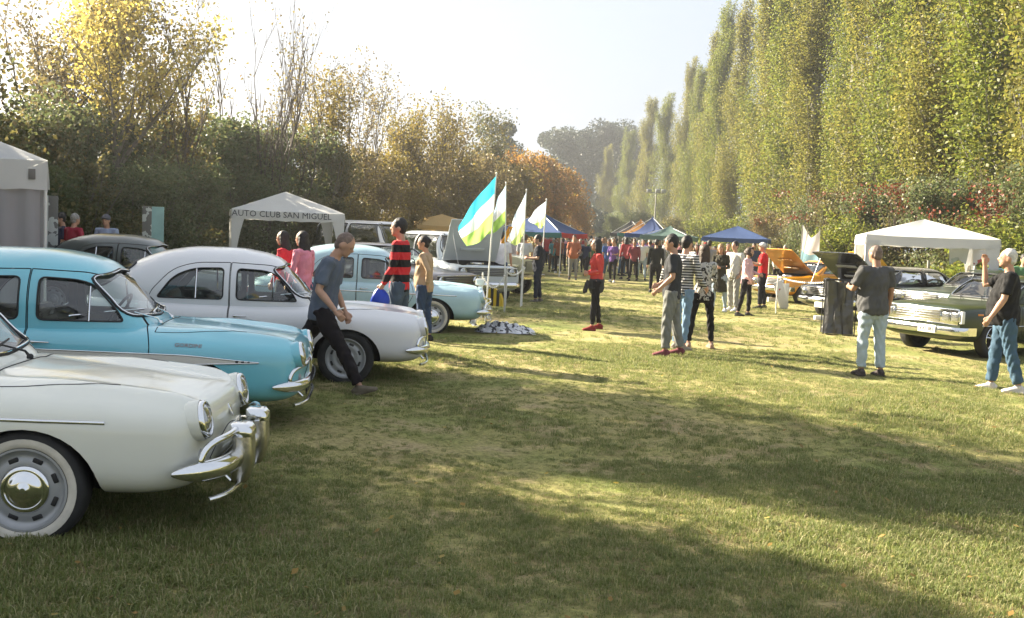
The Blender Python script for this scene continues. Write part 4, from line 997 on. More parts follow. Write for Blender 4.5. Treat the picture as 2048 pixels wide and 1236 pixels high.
# ---- small rear-engined saloon (five of them along the left)
def dau_crest(x, y, h):
    a = max(0, min(1, (x + .55) / .7)); a *= max(0, min(1, (.83 - x) / .12))
    v = .036 * math.exp(-((abs(y) - .50) / .09) ** 2) - .020 * math.exp(-((abs(y) - .355) / .06) ** 2)
    return a * v * max(0, h) ** 2
DAU = dict(
    body=[(-3.16, .52, .60, .66, .30, 2.6), (-3.12, .44, .59, .71, .48, 2.7), (-3.02, .37, .58, .78, .60, 2.9), (-2.8, .30, .58, .87, .70, 3.1), (-2.5, .26, .59, .92, .74, 3.3), (-2.27, .25, .60, .925, .755, 3.4),
          (-1.6, .24, .60, .91, .762, 3.5), (-1.0, .24, .60, .90, .76, 3.5), (-.55, .24, .60, .88, .755, 3.4), (-.2, .24, .59, .85, .752, 3.3), (.1, .235, .57, .835, .752, 3.6), (.35, .23, .55, .812, .748, 3.9), (.55, .235, .54, .790, .735, 4.2), (.68, .25, .535, .772, .708, 4.3), (.77, .275, .53, .755, .66, 4.3), (.815, .30, .53, .737, .59, 4.1), (.847, .335, .53, .71, .485, 3.7), (.868, .38, .53, .675, .345, 3.0), (.88, .44, .54, .63, .17, 2.6)],
    cabin=[(-2.93, .86, .34, 2.6), (-2.85, .92, .46, 2.7), (-2.68, 1.06, .56, 2.8), (-2.5, 1.20, .62, 2.9), (-2.3, 1.315, .65, 3.0), (-2.05, 1.395, .668, 3.1), (-1.75, 1.435, .675, 3.1), (-1.4, 1.435, .675, 3.1), (-1.1, 1.40, .668, 3.0),
           (-.95, 1.36, .655, 2.9), (-.88, 1.325, .648, 2.8), (-.80, 1.25, .635, 2.8), (-.68, 1.12, .61, 2.7), (-.56, .985, .57, 2.6), (-.49, .91, .51, 2.5), (-.455, .87, .42, 2.4), (-.44, .84, .28, 2.2)],
    z0=.80, inside=(-1.93, -.50), crest=dau_crest,
    windows=[rounded([(-1.275, .895), (-.645, .89), (-.69, .965), (-.88, 1.175), (-1.00, 1.21), (-1.275, 1.225)], [.05, .025, .03, .06, .08, .05]),
             rounded([(-2.10, .895), (-1.415, .895), (-1.415, 1.225), (-1.72, 1.215), (-1.93, 1.13)], [.035, .05, .05, .1, .1])],
    win_door=[0, 1],
    doors=[rounded([(-1.342, .34), (-.52, .34), (-.415, .46), (-.415, .72), (-.44, .80), (-.555, .945), (-.775, 1.215), (-.93, 1.268), (-1.342, 1.285)], [.01, .05, .06, .08, .06, .02, .12, .1, .01], 4),
           rounded([(-1.352, 1.285), (-1.72, 1.275), (-1.95, 1.20), (-2.17, .95), (-2.20, .80), (-2.03, .66), (-1.90, .50), (-1.82, .34), (-1.352, .34)], [.01, .15, .15, .08, .08, .08, .08, .03, .01], 4)],
    windscreen=rounded([(-.565, .93), (0, .905), (.565, .93), (.53, 1.235), (0, 1.275), (-.53, 1.235)], [.08, .02, .08, .08, .02, .08]), ws_x=(-1.02, .6),
    backlight=rounded([(-.50, .98), (.50, .98), (.47, 1.23), (0, 1.27), (-.47, 1.23)], [.1, .1, .1, .02, .1]), bl_x=(-4, -2.2),
    axles=(0, -2.267), wheel_r=.305, wheel_w=.15, track=.655, arch=(.372, .328), wheel_kind='white',
    seats=(-1.45, -2.05, .62), dash=-.62, dash_z=.84)
_s = .10                                        # the cabin sits this much farther forward
DAU['cabin'] = [(a[0] + _s,) + a[1:] for a in DAU['cabin']]
DAU['windows'] = [[(x + _s, z) for x, z in o] for o in DAU['windows']]
DAU['doors'] = [rounded([(-1.242, .34), (-.50, .34), (-.415, .46), (-.315, .64), (-.315, .72), (-.34, .80), (-.455, .945), (-.675, 1.215), (-.83, 1.268), (-1.242, 1.285)], [.01, .05, .06, .06, .05, .06, .02, .12, .1, .01], 4), [(x + _s, z) for x, z in DAU['doors'][1]]]
DAU.update(inside=(-1.90, -.40), ws_x=(-.92, .6), bl_x=(-4, -2.1), seats=(-1.35, -1.95, .62), dash=-.52)
def dauphine(name, paint, wheel='white', trim='line', overriders=False, text=False):
    S = dict(DAU); S['wheel_kind'] = wheel
    root, H = build_car(name, S, paint)
    body = [c for c in root.children if c.name.startswith('body')][0]
    # quarter-light posts
    for sd in (-1, 1):
        for (x0, z0_, x1, z1_) in ((-.795, .89, -.805, 1.16), (-1.60, .90, -1.60, 1.21)):
            mb = MB(); a, b = H.side(x0, z0_, sd, .002), H.side(x1, z1_, sd, .002); mb.tube([a, a.lerp(b, .5) + Vector((0, sd * .004, 0)), b], .009, 6); mb.build('quarter_light_post', M['chrome'], root)
    # headlamps: tilted ovals on the wing fronts
    for sd in (-1, 1):
        xa, xb = H.front(sd * .515, .585).x, H.front(sd * .515, .70).x; tilt = max(4, min(14, math.degrees(math.atan2(xa - xb, .115))))
        hl = empty('headlight', (max(xa, xb) * .5 + min(xa, xb) * .5 + .016, sd * .515, .655)); hl.parent = root
        hl.rotation_euler = (0, R(-tilt), 0)
        mb = MB(); mb.lathe([(.03, -.42), (.070, -.30), (.098, -.16), (.110, -.06), (.112, -.01), (.106, .004)], axis='x', n=36); mb.build('nacelle', paint, hl, 60)
        mb = MB(); mb.lathe([(.09, -.03), (.104, .0), (.103, .020), (.096, .030), (.088, .030), (.084, .016)], axis='x', n=36); o = mb.build('rim', M['chrome'], hl, 60)
        mb = MB(); mb.lathe([(.086, .012), (.075, .026), (.045, .038), (.001, .042)], axis='x', n=32); mb.build('lens', M['lens'], hl, 70)
        mb = MB(); mb.ell(H.front(sd * .52, .47, -.004), (.02, .03, .03)); mb.build('indicator', M['steel'], root, 80)
    # bumper: pointed blade, hoop, lower rail
    bp = empty('bumper', (0, 0, 0)); bp.parent = root
    def fr(t, z):  # plan curve of the front, t = y
        return Vector(((.985 if overriders else .885) - .22 * (abs(t) / .76) ** 6 - .04 * t * t, t, z))
    ts = [-.76 * math.cos(math.pi * k / 48) for k in range(49)]
    bpts = [fr(t, .395 + .02 * abs(t)) for t in ts]; al = [0.0]
    for k in range(1, len(bpts)): al.append(al[-1] + (bpts[k] - bpts[k - 1]).length)
    tp_ = [min(1, (min(a, al[-1] - a) + .004) / .16) ** .55 for a in al]
    mb = MB(); mb.tube(bpts, [((.046 if overriders else .042) * q, (.056 if overriders else .048) * q) for q in tp_], 14)
    mb.build('blade', M['chrome'], bp, 60)
    gap = .24 if overriders else .07
    for sd in (-1, 1):
        mb = MB(); pts = [fr(sd * .66, .43), fr(sd * .665, .475), fr(sd * .64, .53), fr(sd * .58, .555)] + [fr(sd * t, .575 - .03 * t) for t in (.5, .4, .3, gap)] + ([] if overriders else [fr(sd * .05, .55), fr(sd * .045, .5), fr(sd * .045, .43)])
        P2 = []
        for i in range(len(pts) - 1):
            for j in range(4): P2.append(pts[i].lerp(pts[i + 1], j / 4))
        P2.append(pts[-1])
        for _ in range(3): P2 = [P2[0]] + [(P2[i - 1] + P2[i] * 2 + P2[i + 1]) / 4 for i in range(1, len(P2) - 1)] + [P2[-1]]
        mb.tube(P2, .0185, 10); mb.build('hoop', M['chrome'], bp, 60)
        if overriders:
            o = empty('overrider', fr(sd * .24, .41)); o.parent = bp
            mb = MB(); mb.loft([[Vector((.056 * sgnpow(math.cos(u), .38) * s + dx_, .078 * sgnpow(math.sin(u), .38) * s, z)) for u in [2 * math.pi * (k + .5) / 24 for k in range(24)]] for z, s, dx_ in ((-.155, .5, .0), (-.15, .78, .01), (-.13, .92, .015), (-.05, 1, .03), (.06, 1.0, .03), (.115, .98, .025))]); mb.build('post', M['chrome_worn'], o, 60)
            mb = MB(); mb.loft([[Vector((.062 * sgnpow(math.cos(u), .38) * s + dx_, .085 * sgnpow(math.sin(u), .38) * s, z)) for u in [2 * math.pi * (k + .5) / 24 for k in range(24)]] for z, s, dx_ in ((.112, 1.0, .025), (.12, 1.04, .025), (.155, 1.02, .02), (.178, .88, .01), (.183, .6, .0))]); mb.build('cap', M['chrome'], o, 60)
    mb = MB(); mb.tube([fr(t, .25) + Vector((.015, 0, 0)) for t in [-.64 + 1.28 * k / 24 for k in range(25)]], .016, 8)
    for sd in (-1, 1): mb.tube([fr(sd * .3, .27) + Vector((-.03, 0, 0)), fr(sd * .3, .33) + Vector((-.12, 0, .03))], .012, 6); mb.tube([fr(sd * .42, .39) + Vector((-.03, 0, 0)), fr(sd * .42, .40) + Vector((-.22, 0, 0))], .016, 6)
    mb.build('lower_rail', M['chrome'], bp, 60)
    mb = MB(); mb.rbox(H.front(0, .62, .006), (.014, .035, .075), .005, Matrix.Rotation(R(-20), 3, 'Y')); mb.build('nose_badge', M['chrome'], root)
    mb = MB(); mb.rbox((.875, 0, .33), (.012, .42, .11), .004); mb.build('number_plate', M['plate_black'], root)
    # bonnet shut line and scuttle
    mb = MB()
    for sd in (-1, 1):
        pts = [(-.30, .60), (-.05, .575), (.2, .535), (.40, .48)]
        pts = dense(pts, .05, False); mb.tube([H.top(x, sd * y, .0003) for x, y in pts], .003, 5)
        mb.tube([H.side(x, .33 + .0 * x, sd, 0) for x in (-1.8, -.5)], .003, 5)
    pts = [H.front(y, .50 - .12 * (abs(y) / .4) ** 2 + .04, .0005) for y in [-.4 + .8 * k / 16 for k in range(17)]]
    mb.tube(pts, .004, 5)
    mb.tube([H.top(-.30, y, .0005) for y in [-.6 + 1.2 * k / 14 for k in range(15)]], .004, 5)
    mb.build('bonnet_seam', M['seam'], root)
    # side crease, trim
    for sd in (-1, 1):
        if trim == 'line':
            mb = MB(); mb.tube([H.side(x, .672 - .012 * (x + .3), sd, .003) for x in [-2.9 + .1 * k for k in range(34)]], [(.004, .009)] * 34, 8); mb.build('side_trim', M['chrome'], root, 60)
        elif trim == 'stripe':
            tr = empty('side_trim'); tr.parent = root
            xs = [-2.9 + .07 * k for k in range(50)]
            rows = []
            for x in xs:
                hw = .036 * min(1, max(.04, (.53 - x) / .55)) ; zc = .625 - .02 * (x + .5)
                rows.append([H.side(x, zc + hw, sd, .004), H.side(x, zc, sd, .004), H.side(x, zc - hw, sd, .004)])
            mb = MB(); v = [p for r in rows for p in r]; f = []
            for i in range(len(rows) - 1):
                for j in range(2): f.append((i * 3 + j, i * 3 + j + 1, (i + 1) * 3 + j + 1, (i + 1) * 3 + j))
            mb.add(v, f); mb.build('stripe', M['stripe'], tr, 60)
            for e in (0, 2):
                mb = MB(); mb.tube([r[e] for r in rows], .0055, 6); mb.build('chrome_edge', M['chrome'], tr, 60)
            mb = MB()
            for k in range(3): mb.rbox(H.side(.36 + .045 * k, .612 - .001 * k, sd, .005), (.022, .008, .018 - .004 * k), .003)
            mb.build('trim_mark', M['dark'], tr)
        mb = MB(); mb.tube([H.side(x, .475, sd, -.002) for x in [-1.8 + .06 * k for k in range(22)]], .004, 5); mb.build('side_crease', paint, root, 60)
        # door handles
        for hx in (-1.125, -1.9):
            mb = MB(); a = H.side(hx, .725, sd, .028); mb.tube([a + Vector((-.06, 0, 0)), a + Vector((.075, 0, -.004))], [(.012, .009), (.006, .006)], 8); mb.ell(H.side(hx - .05, .725, sd, .012), (.018, .02, .016)); mb.build('door_handle', M['chrome'], root, 60)
    # wipers
    for y in (-.30, .16):
        mb = MB(); base = H.top(-.32, y, .01); tip = H.front(y - .20, .95, .02)
        mb.tube([base, base + Vector((-.03, 0, .035)), tip], [.011, .007, .005], 6); a, b = H.front(y - .36, .93, .014), H.front(y - .02, .965, .014); mb.tube([a, (a + b) / 2 + Vector((.012, 0, .006)), b], .007, 5); mb.ell(base, (.02, .02, .02)); mb.build('wiper', M['dark'] if overriders else M['chrome'], root, 60)
    # rear lamps, rear bumper
    for sd in (-1, 1):
        mb = MB(); mb.ell(H.rear(sd * .56, .62, 0), (.03, .04, .06)); mb.build('tail_light', M['red_lens'], root, 80)
    mb = MB(); mb.tube([Vector((-3.24 + .3 * abs(t) ** 2.6, t, .40)) for t in ts], [(.012 + .03 * (1 - abs(t / .76) ** 4), .012 + .045 * (1 - abs(t / .76) ** 4)) for t in ts], 10); mb.build('rear_bumper', M['chrome'], root, 60)
    if text:
        for sd in (-1, 1):
            me = text_mesh('GORDINI', .050, .002)
            for v in me.vertices:
                x = -.02 + (v.co.x if sd < 0 else -v.co.x); z = .715 - .02 * x + v.co.y * .75; p = H.side(x, z, sd, .002)
                v.co = p + Vector((0, sd * (v.co.z + .003), 0))
            sp = empty('fender_script'); sp.parent = root; split_islands(me, 'letter', M['script'], sp)
    return root, H
M['stripe'] = mk('cream stripe', (.62, .60, .55), .4, coat=.4)
M['script'] = mk('script red', (.26, .15, .13), .4, .4)
M['paint_cream'] = mk('cream white paint', (.66, .67, .60), .32, coat=.7, var=.03, vscale=2)
M['paint_teal'] = mk('turquoise paint', (.155, .48, .58), .30, coat=.8, var=.04, vscale=2)
M['paint_white'] = mk('white paint', (.66, .66, .67), .32, coat=.7, var=.02, vscale=2)
M['paint_darkgreen'] = mk('dark grey green paint', (.055, .068, .062), .35, coat=.7, var=.05)
M['paint_pale'] = mk('pale blue paint', (.36, .54, .60), .32, coat=.7, var=.03)
CARS_L = 'small rounded saloons parked along the left'
def place(root, x, y, yaw): root.location = (x, y, -.035); root.rotation_euler = (0, 0, R(yaw)); return root
car1, H1 = dauphine('parked_car', M['paint_cream'], 'white', 'line', True)
place(car1, -2.51, 5.72, 4.6)
tag(car1, 'cream white saloon nearest the camera with tall chrome bumper overriders', 'car', CARS_L)
mb = MB(); mb.tube([H1.top(-.26, -.50, 0), H1.top(-.26, -.50, 0) + Vector((-.035, 0, .27))], [.004, .002], 6); mb.build('antenna', M['chrome_worn'], car1)
car2, _ = dauphine('parked_car', M['paint_teal'], 'white', 'stripe', False, True)
place(car2, -2.63, 8.55, 8.0); tag(car2, 'turquoise saloon with a cream side stripe parked between two white saloons', 'car', CARS_L)
car3, _ = dauphine('parked_car', M['paint_white'], 'plain', 'none')
place(car3, -1.86, 11.4, 6.8); tag(car3, 'white saloon with plain steel wheels behind the walking man', 'car', CARS_L)
def recolour(src, paint, old, loc, yaw, label):
    c = copy_tree(src); place(c, *loc, yaw); tag(c, label, 'car', CARS_L)
    st = [c]
    while st:
        o = st.pop(); st += list(o.children)
        for k, s in enumerate(o.material_slots):
            if s.material == old: set_mat(o, paint, k)
    return c
recolour(car3, M['paint_darkgreen'], M['paint_white'], (-5.4, 17.3), 1, 'dark grey green saloon with its roof showing between the turquoise and white saloons')
car4 = recolour(car1, M['paint_pale'], M['paint_cream'], (-1.36, 17.1), 3, 'pale blue saloon with cream wheels behind the couple in striped and beige sweaters')
for ch in list(car4.children):
    if ch.name.startswith('antenna'): bpy.data.objects.remove(ch)
    elif ch.name.startswith('bumper'):
        for g in list(ch.children):
            if g.name.startswith('overrider'):
                for q in list(g.children): bpy.data.objects.remove(q)
                bpy.data.objects.remove(g)
# ---- square-cut saloons and the other vehicles
def sedan_spec(front=.80, wb=2.78, rear=1.05, hw=.92, cowl=.93, hood=.88, deck=.92, roof=1.37, wsx=(-.60, -1.10), rbx=(-2.35, -2.95), r=.325, kind='plain', n=5.0, lean=.03):
    t = -wb - rear; zl = .24
    body = [(t, .42, .62, .80, hw * .90, n), (t + .06, .34, .62, .87, hw * .95, n), (t + .3, .28, .62, deck, hw * .985, n), (-wb + .1, zl, .62, deck + .01, hw, n), (rbx[1] * .6 + wsx[0] * .4, zl, .62, cowl, hw, n), (wsx[0], zl, .62, cowl, hw, n),
            (wsx[0] + .3, zl, .62, cowl - .02, hw * .995, n), (0, zl, .62, hood + .015, hw * .985, n), (front - .3, .27, .61, hood, hw * .975, n), (front - .08, .31, .60, hood - .025, hw * .955, n), (front - .015, .34, .60, hood - .05, hw * .94, n), (front, .37, .60, hood - .08, hw * .92, n)]
    cb, ct = wsx; rt, rb = rbx; zz = cowl - .06; wd = hw * .86
    cabin = [(rb - .02, zz + .05, wd * .80, 4), (rb + .06, zz + .12, wd * .90, 4), ((rb + rt) / 2, (zz + .1 + roof) / 2 + .05, wd * .96, 3.8), (rt - .08, roof - .05, wd * .985, 3.8), (rt + .1, roof - .012, wd, 3.8), ((rt + ct) / 2, roof, wd, 3.8), (ct - .08, roof - .015, wd, 3.8),
             (ct + .02, roof - .055, wd * .985, 3.8), ((cb + ct) / 2 + .03, (zz + roof) / 2 + .06, wd * .96, 3.8), (cb - .04, zz + .15, wd * .92, 3.8), (cb + .03, zz + .07, wd * .86, 3.6), (cb + .05, zz + .03, wd * .80, 3.4)]
    zb, zt = cowl + .025, roof - .105; mid = (ct + rt) / 2 + .05
    sl = (cb - ct) / (roof - zz)
    def wx(z): return cb - .10 - (z - zz) * sl * .92
    win = [rounded([(mid + .05, zb), (wx(zb), zb), (wx(zt), zt), (mid + .05, zt)], .04), rounded([(rt - .22 - (zt - zb) * .35 + .12, zb), (mid - .05, zb), (mid - .05, zt), (rt + .03, zt)], [.05, .04, .04, .1])]
    dz = roof - .055
    doors = [rounded([(mid, .33), (cb + .06, .33), (cb + .06, cowl - .1), (wx(dz) + .055, dz), (mid, dz)], [.01, .05, .05, .08, .01]), rounded([(mid - .01, dz), (rt - .02, dz), (rt - .42, cowl), (-wb + .40, .60), (-wb + .46, .33), (mid - .01, .33)], [.01, .08, .05, .1, .03, .01])]
    w0, w1 = wd * .80, wd * .74
    return dict(body=body, cabin=cabin, z0=zz, nx=50, nr=48, inside=(-wb + .4, wsx[0] + .02), windows=win, win_door=[0, 1], doors=doors,
        windscreen=rounded([(-w0, zb + .01), (w0, zb + .01), (w1, zt + .005), (-w1, zt + .005)], .06), ws_x=(ct - .05, front + .5),
        backlight=rounded([(-w0 * .95, zb + .04), (w0 * .95, zb + .04), (w1 * .95, zt - .01), (-w1 * .95, zt - .01)], .06), bl_x=(t - 1, rt + .02),
        axles=(0, -wb), wheel_r=r, wheel_w=.19, track=hw - .13, arch=(r + .065, r + .045), wheel_kind=kind, seats=((ct + mid) / 2 - .15, rt + .25, wd * .8), dash=cb - .12, dash_z=cowl - .06, seat_z=.42, front=front, hood=hood, hw=hw, cowl=cowl, cb=cb, wb=wb, rear=rear, roof=roof)
def bonnet_panel(root, H, S, mat, angle, thick=.025, mat2=None):
    """raised bonnet hinged at the scuttle"""
    x0, x1, hw = S['cb'] + .10, S['front'] - .04, S['hw'] * .80
    hinge = Vector((x0, 0, S['cowl'] + .01)); rot = Matrix.Rotation(R(angle), 3, 'Y'); top, bot = [], []
    nx, ny = 9, 9; mb = MB(); v = []
    for lay in (0, 1):
        for i in range(nx):
            for j in range(ny):
                x = x0 + (x1 - x0) * i / (nx - 1); y = -hw + 2 * hw * j / (ny - 1)
                p = H.top(x, y, 0); p = Vector((x, y, max(p.z, S['hood'] - .12) - lay * thick)); v.append(hinge + rot @ (p - hinge))
    f = []
    N = nx * ny
    for i in range(nx - 1):
        for j in range(ny - 1):
            a = i * ny + j; f.append((a, a + 1, a + ny + 1, a + ny)); f.append((N + a, N + a + ny, N + a + ny + 1, N + a + 1))
    for i in range(nx - 1):
        for j in (0, ny - 1):
            a = i * ny + j; f.append((a, a + ny, N + a + ny, N + a))
    for j in range(ny - 1):
        for i in (0, nx - 1):
            a = i * ny + j; f.append((a, a + 1, N + a + 1, N + a))
    mb.add(v, f); mi = [0] * len(f); o = mb.build('bonnet', mat, root, 40, True)
    ribs = []
    for k, (xa, xb) in enumerate(((.25, .33), (.55, .63))):
        r_ = MB(); xx = x0 + (x1 - x0) * (xa + xb) / 2; c = hinge + rot @ (Vector((xx, 0, S['hood'] - thick - .02)) - hinge)
        r_.rbox(c, ((x1 - x0) * .07, hw * .9, .02), .008, rot); r_.build('brace', mat2 or mat, o)
    pr = MB(); a = hinge + rot @ (Vector((x1 - .25, -hw * .9, S['hood'] - .03)) - hinge); pr.tube([a, Vector((x1 - .15, -hw * .95, S['hood'] - .08))], .006, 6); pr.build('bonnet_stay', M['steel'], root)
    return o
def engine(root, S):
    e = empty('engine', (S['front'] - .72, 0, S['hood'] - .2)); e.parent = root
    mb = MB(); mb.rbox((0, 0, 0), (.55, .35, .22), .03); mb.rbox((0, 0, .13), (.45, .16, .08), .02); mb.build('engine_block', M['grey_steel'], e)
    mb = MB(); mb.lathe([(.001, .10), (.17, .10), (.18, .08), (.18, .03), (.001, .02)], axis='z', n=24, c=(-.02, .05, .12)); mb.build('air_filter', M['chrome_worn'], e)
    mb = MB(); mb.rbox((.36, 0, .02), (.06, .8, .34), .015); mb.build('radiator', M['dark'], e)
    mb = MB(); mb.rbox((.18, -.5, .05), (.22, .17, .18), .01); mb.build('battery', M['steel'], e)
def lamp(root, c, r, square=False, rx=0.0):
    h = empty('headlight', c); h.parent = root
    if square:
        mb = MB(); mb.rbox((0, 0, 0), (.05, r * 2.3, r * 1.9), .015); mb.build('rim', M['chrome'], h); mb = MB(); mb.rbox((.02, 0, 0), (.03, r * 2, r * 1.6), .02); mb.build('lens', M['lens'], h)
    else:
        mb = MB(); mb.lathe([(r, -.05), (r * 1.05, .0), (r, .02), (r * .88, .025), (r * .84, .01)], axis='x', n=28); mb.build('rim', M['chrome'], h, 60)
        mb = MB(); mb.lathe([(r * .86, .006), (r * .6, .022), (.001, .032)], axis='x', n=24); mb.build('lens', M['lens'], h, 70)
def bar_bumper(root, S, z=.46, h=.13, mat=None, name='bumper', out=.09, rear=False):
    hw = S['hw'] * .99; x = S['front'] + out if not rear else -S['wb'] - S['rear'] - out; sg = 1 if not rear else -1
    pts = [(x - sg * .38, -hw * 1.005), (x - sg * .16, -hw), (x - sg * .04, -hw * .9), (x, -hw * .5), (x + sg * .01, 0), (x, hw * .5), (x - sg * .04, hw * .9), (x - sg * .16, hw), (x - sg * .38, hw * 1.005)]
    mb = MB(); rings = []
    for a, b in dense(pts, .08, False):
        rings.append([Vector((a + sg * .022 * dx_, b * (1 + .0), z + dz_)) for dx_, dz_ in ((-1, -h / 2), (0.3, -h / 2), (1, -h / 4), (1.15, 0), (1, h / 4), (.3, h / 2), (-1, h / 2))])
    mb.loft(rings); return mb.build(name, mat or M['chrome'], root, 50, True)
def plate(root, c, w, h, mat, txt=None, tmat=None, face=1):
    p = empty('number_plate', c); p.parent = root
    mb = MB(); mb.rbox((0, 0, 0), (.012, w, h), .004); mb.build('plate', mat, p)
    if txt:
        me = text_mesh(txt, h * .75, .002)
        for v in me.vertices: v.co = Vector((.008 + v.co.z, v.co.x * .9, v.co.y - h * .26))
        split_islands(me, 'letter', tmat, p)
def fascia(root, S, H, style, paint):
    f, hw, hd = S['front'], S['hw'], S['hood']
    zc = hd - .19
    if style == 'quad':     # full-width bright grille, four square lamps
        mb = MB(); mb.rbox((f - .005, 0, zc), (.05, hw * 1.78, .27), .03); mb.build('grille_surround', M['chrome'], root)
        mb = MB(); mb.rbox((f + .012, 0, zc), (.03, hw * 1.0, .20), .01); g = mb.build('grille', M['chrome_worn'], root)
        for k in range(5):
            mb = MB(); mb.rbox((f + .03, 0, zc - .08 + .04 * k), (.02, hw * 1.0, .012), .004); mb.build('grille_bar', M['chrome'], g)
        for sd in (-1, 1):
            for yy in (.60, .78): lamp(root, (f + .02, sd * yy * hw / .92, zc), .075, True)
            mb = MB(); mb.rbox((f - .01, sd * hw * .955, zc), (.07, .05, .2), .01); mb.build('indicator', M['plate_white'], root)
    else:
        mb = MB(); mb.rbox((f - .005, 0, zc), (.04, hw * 1.72, .19), .03); g = mb.build('grille', M['dark'], root)
        for k in range(4):
            mb = MB(); mb.rbox((f + .018, 0, zc - .06 + .04 * k), (.012, hw * 1.1, .008), .003); mb.build('grille_bar', M['chrome'], g)
        for sd in (-1, 1): lamp(root, (f + .012, sd * hw * .72, zc), .09)
        mb = MB(); mb.rbox((f + .0, 0, zc + .11), (.03, hw * 1.74, .018), .006); mb.build('grille_trim', M['chrome'], root)
    bar_bumper(root, S); bar_bumper(root, S, rear=True, name='rear_bumper')
    for sd in (-1, 1):
        mb = MB(); mb.rbox((-S['wb'] - S['rear'] - .005, sd * hw * .72, .72), (.03, .3, .12), .02); mb.build('tail_light', M['red_lens'], root)
        for k, hx in enumerate((S['seats'][0] - .0, S['seats'][1] + .1)):
            mb = MB(); a = H.side(hx, .80, sd, .02); mb.tube([a + Vector((-.07, 0, 0)), a + Vector((.07, 0, 0))], .010, 8); mb.build('door_handle', M['chrome'], root)
        mb = MB(); mb.tube([H.side(x, .56, sd, .003) for x in [-S['wb'] - .7 + .1 * k for k in range(int((S['wb'] + 1.25) / .1))]], .008, 6); mb.build('side_trim', M['chrome'], root, 60)
    for y in (-.32, .12):
        mb = MB(); b = H.top(S['cb'] + .09, y, .008); mb.tube([b, H.front(y - .14, S['cowl'] + .09, .016)], [.008, .005], 5); a, c = H.front(y - .36, S['cowl'] + .05, .012), H.front(y + .1, S['cowl'] + .08, .012); mb.tube([a, c], .006, 5); mb.build('wiper', M['dark'], root)

RIGHT = 'old saloons parked along the right'
M['paint_green'] = mk('dark green paint', (.020, .030, .012), .34, coat=.35, spec=.35, var=.06)
M['paint_green2'] = mk('deep green paint', (.016, .026, .014), .34, coat=.35, spec=.35, var=.06)
M['paint_orange'] = mk('orange paint', (.62, .26, .012), .3, coat=.8, var=.04)
M['paint_yellow'] = mk('yellow paint', (.68, .42, .01), .3, coat=.8)
M['paint_black'] = mk('black paint', (.012, .012, .013), .2, coat=1.0)
M['paint_brown'] = mk('grey brown paint', (.13, .105, .10), .3, coat=.8, var=.05)
M['paint_bluewhite'] = mk('blue white paint', (.47, .52, .56), .35, coat=.6)
M['paint_sand'] = mk('sand paint', (.46, .46, .34), .4, coat=.4)
def heading(root, p, ang): root.location = (p[0], p[1], -.03); root.rotation_euler = (0, 0, R(ang)); return root
S = sedan_spec(front=.82, wb=2.82, hw=.92, kind='mag', r=.335)
green, Hg = build_car('parked_car', S, M['paint_green']); fascia(green, S, Hg, 'quad', M['paint_green'])
plate(green, (S['front'] + .125, .30, .47), .36, .13, M['plate_white'], 'VXI 381', M['plate_black'])
g_ax = gnd(1872, 703); heading(green, (g_ax.x + .30, g_ax.y + .10), 205)
tag(green, 'dark green saloon with bright four-lamp grille beside the man in the grey shirt', 'car', RIGHT)
for sd in (-1, 1):
    mb = MB(); mb.rbox(Hg.side(.42, .74, sd, .004), (.12, .012, .035), .005); mb.build('side_marker', M['amber'], green)
def clone_car(src, old, paint, label, p, ang, group=RIGHT):
    c = copy_tree(src); st = [c]
    while st:
        o = st.pop(); st += list(o.children)
        for k, s_ in enumerate(o.material_slots):
            if s_.material == old: set_mat(o, paint, k)
    heading(c, p, ang); tag(c, label, 'car', group); return c
g2 = gnd(1835, 655)
clone_car(green, M['paint_green'], M['paint_green2'], 'second dark green saloon parked behind the bright grille one, windscreen showing', (g2.x + 1.0, g2.y + .9), 205)
M['paint_blue'] = mk('sky blue paint', (.09, .22, .38), .3, coat=.8)
g3 = gnd(1905, 640); clone_car(green, M['paint_green'], M['paint_blue'], 'blue saloon, only its roof showing between the green saloons and the white canopy', (g3.x + 1.6, g3.y + 2.6), 205)
# orange coupe, bonnet up
S = sedan_spec(front=.72, wb=2.45, rear=.85, hw=.84, cowl=.92, hood=.84, roof=1.33, wsx=(-.62, -1.15), rbx=(-2.0, -2.9), r=.30); S['bay'] = (S['cb'] + .12, S['front'] - .08, S['hw'] * .78, .45)
orange, Ho = build_car('parked_car', S, M['paint_orange']); fascia(orange, S, Ho, 'plain', M['paint_orange']); engine(orange, S)
bonnet_panel(orange, Ho, S, M['paint_orange'], -42)
po = gnd(1602, 608); heading(orange, (po.x - .31, po.y + .62), 207); tag(orange, 'orange coupe with its orange bonnet raised behind the man in red', 'car', RIGHT)
p2 = gnd(1668, 596)
o2 = clone_car(orange, M['paint_orange'], M['paint_yellow'], 'yellow car with raised bonnet, only the bonnet showing left of the white canopy', (p2.x + 2.1, p2.y + 2.6), 208)
# black saloon, bonnet up
S = sedan_spec(front=.85, wb=2.80, hw=.90, hood=.84, cowl=.90, roof=1.34); S['bay'] = (S['cb'] + .12, S['front'] - .08, S['hw'] * .8, .45)
black, Hb = build_car('parked_car', S, M['paint_black']); fascia(black, S, Hb, 'plain', M['paint_black']); engine(black, S)
bonnet_panel(black, Hb, S, M['paint_black'], -38, mat2=M['steel'])
plate(black, (S['front'] + .125, 0, .35), .3, .12, M['plate_white'])
heading(black, (gx(1592, 24.4) + 1.25, 24.3), 207); tag(black, 'black saloon with its black bonnet raised behind the bin bag', 'car', RIGHT)
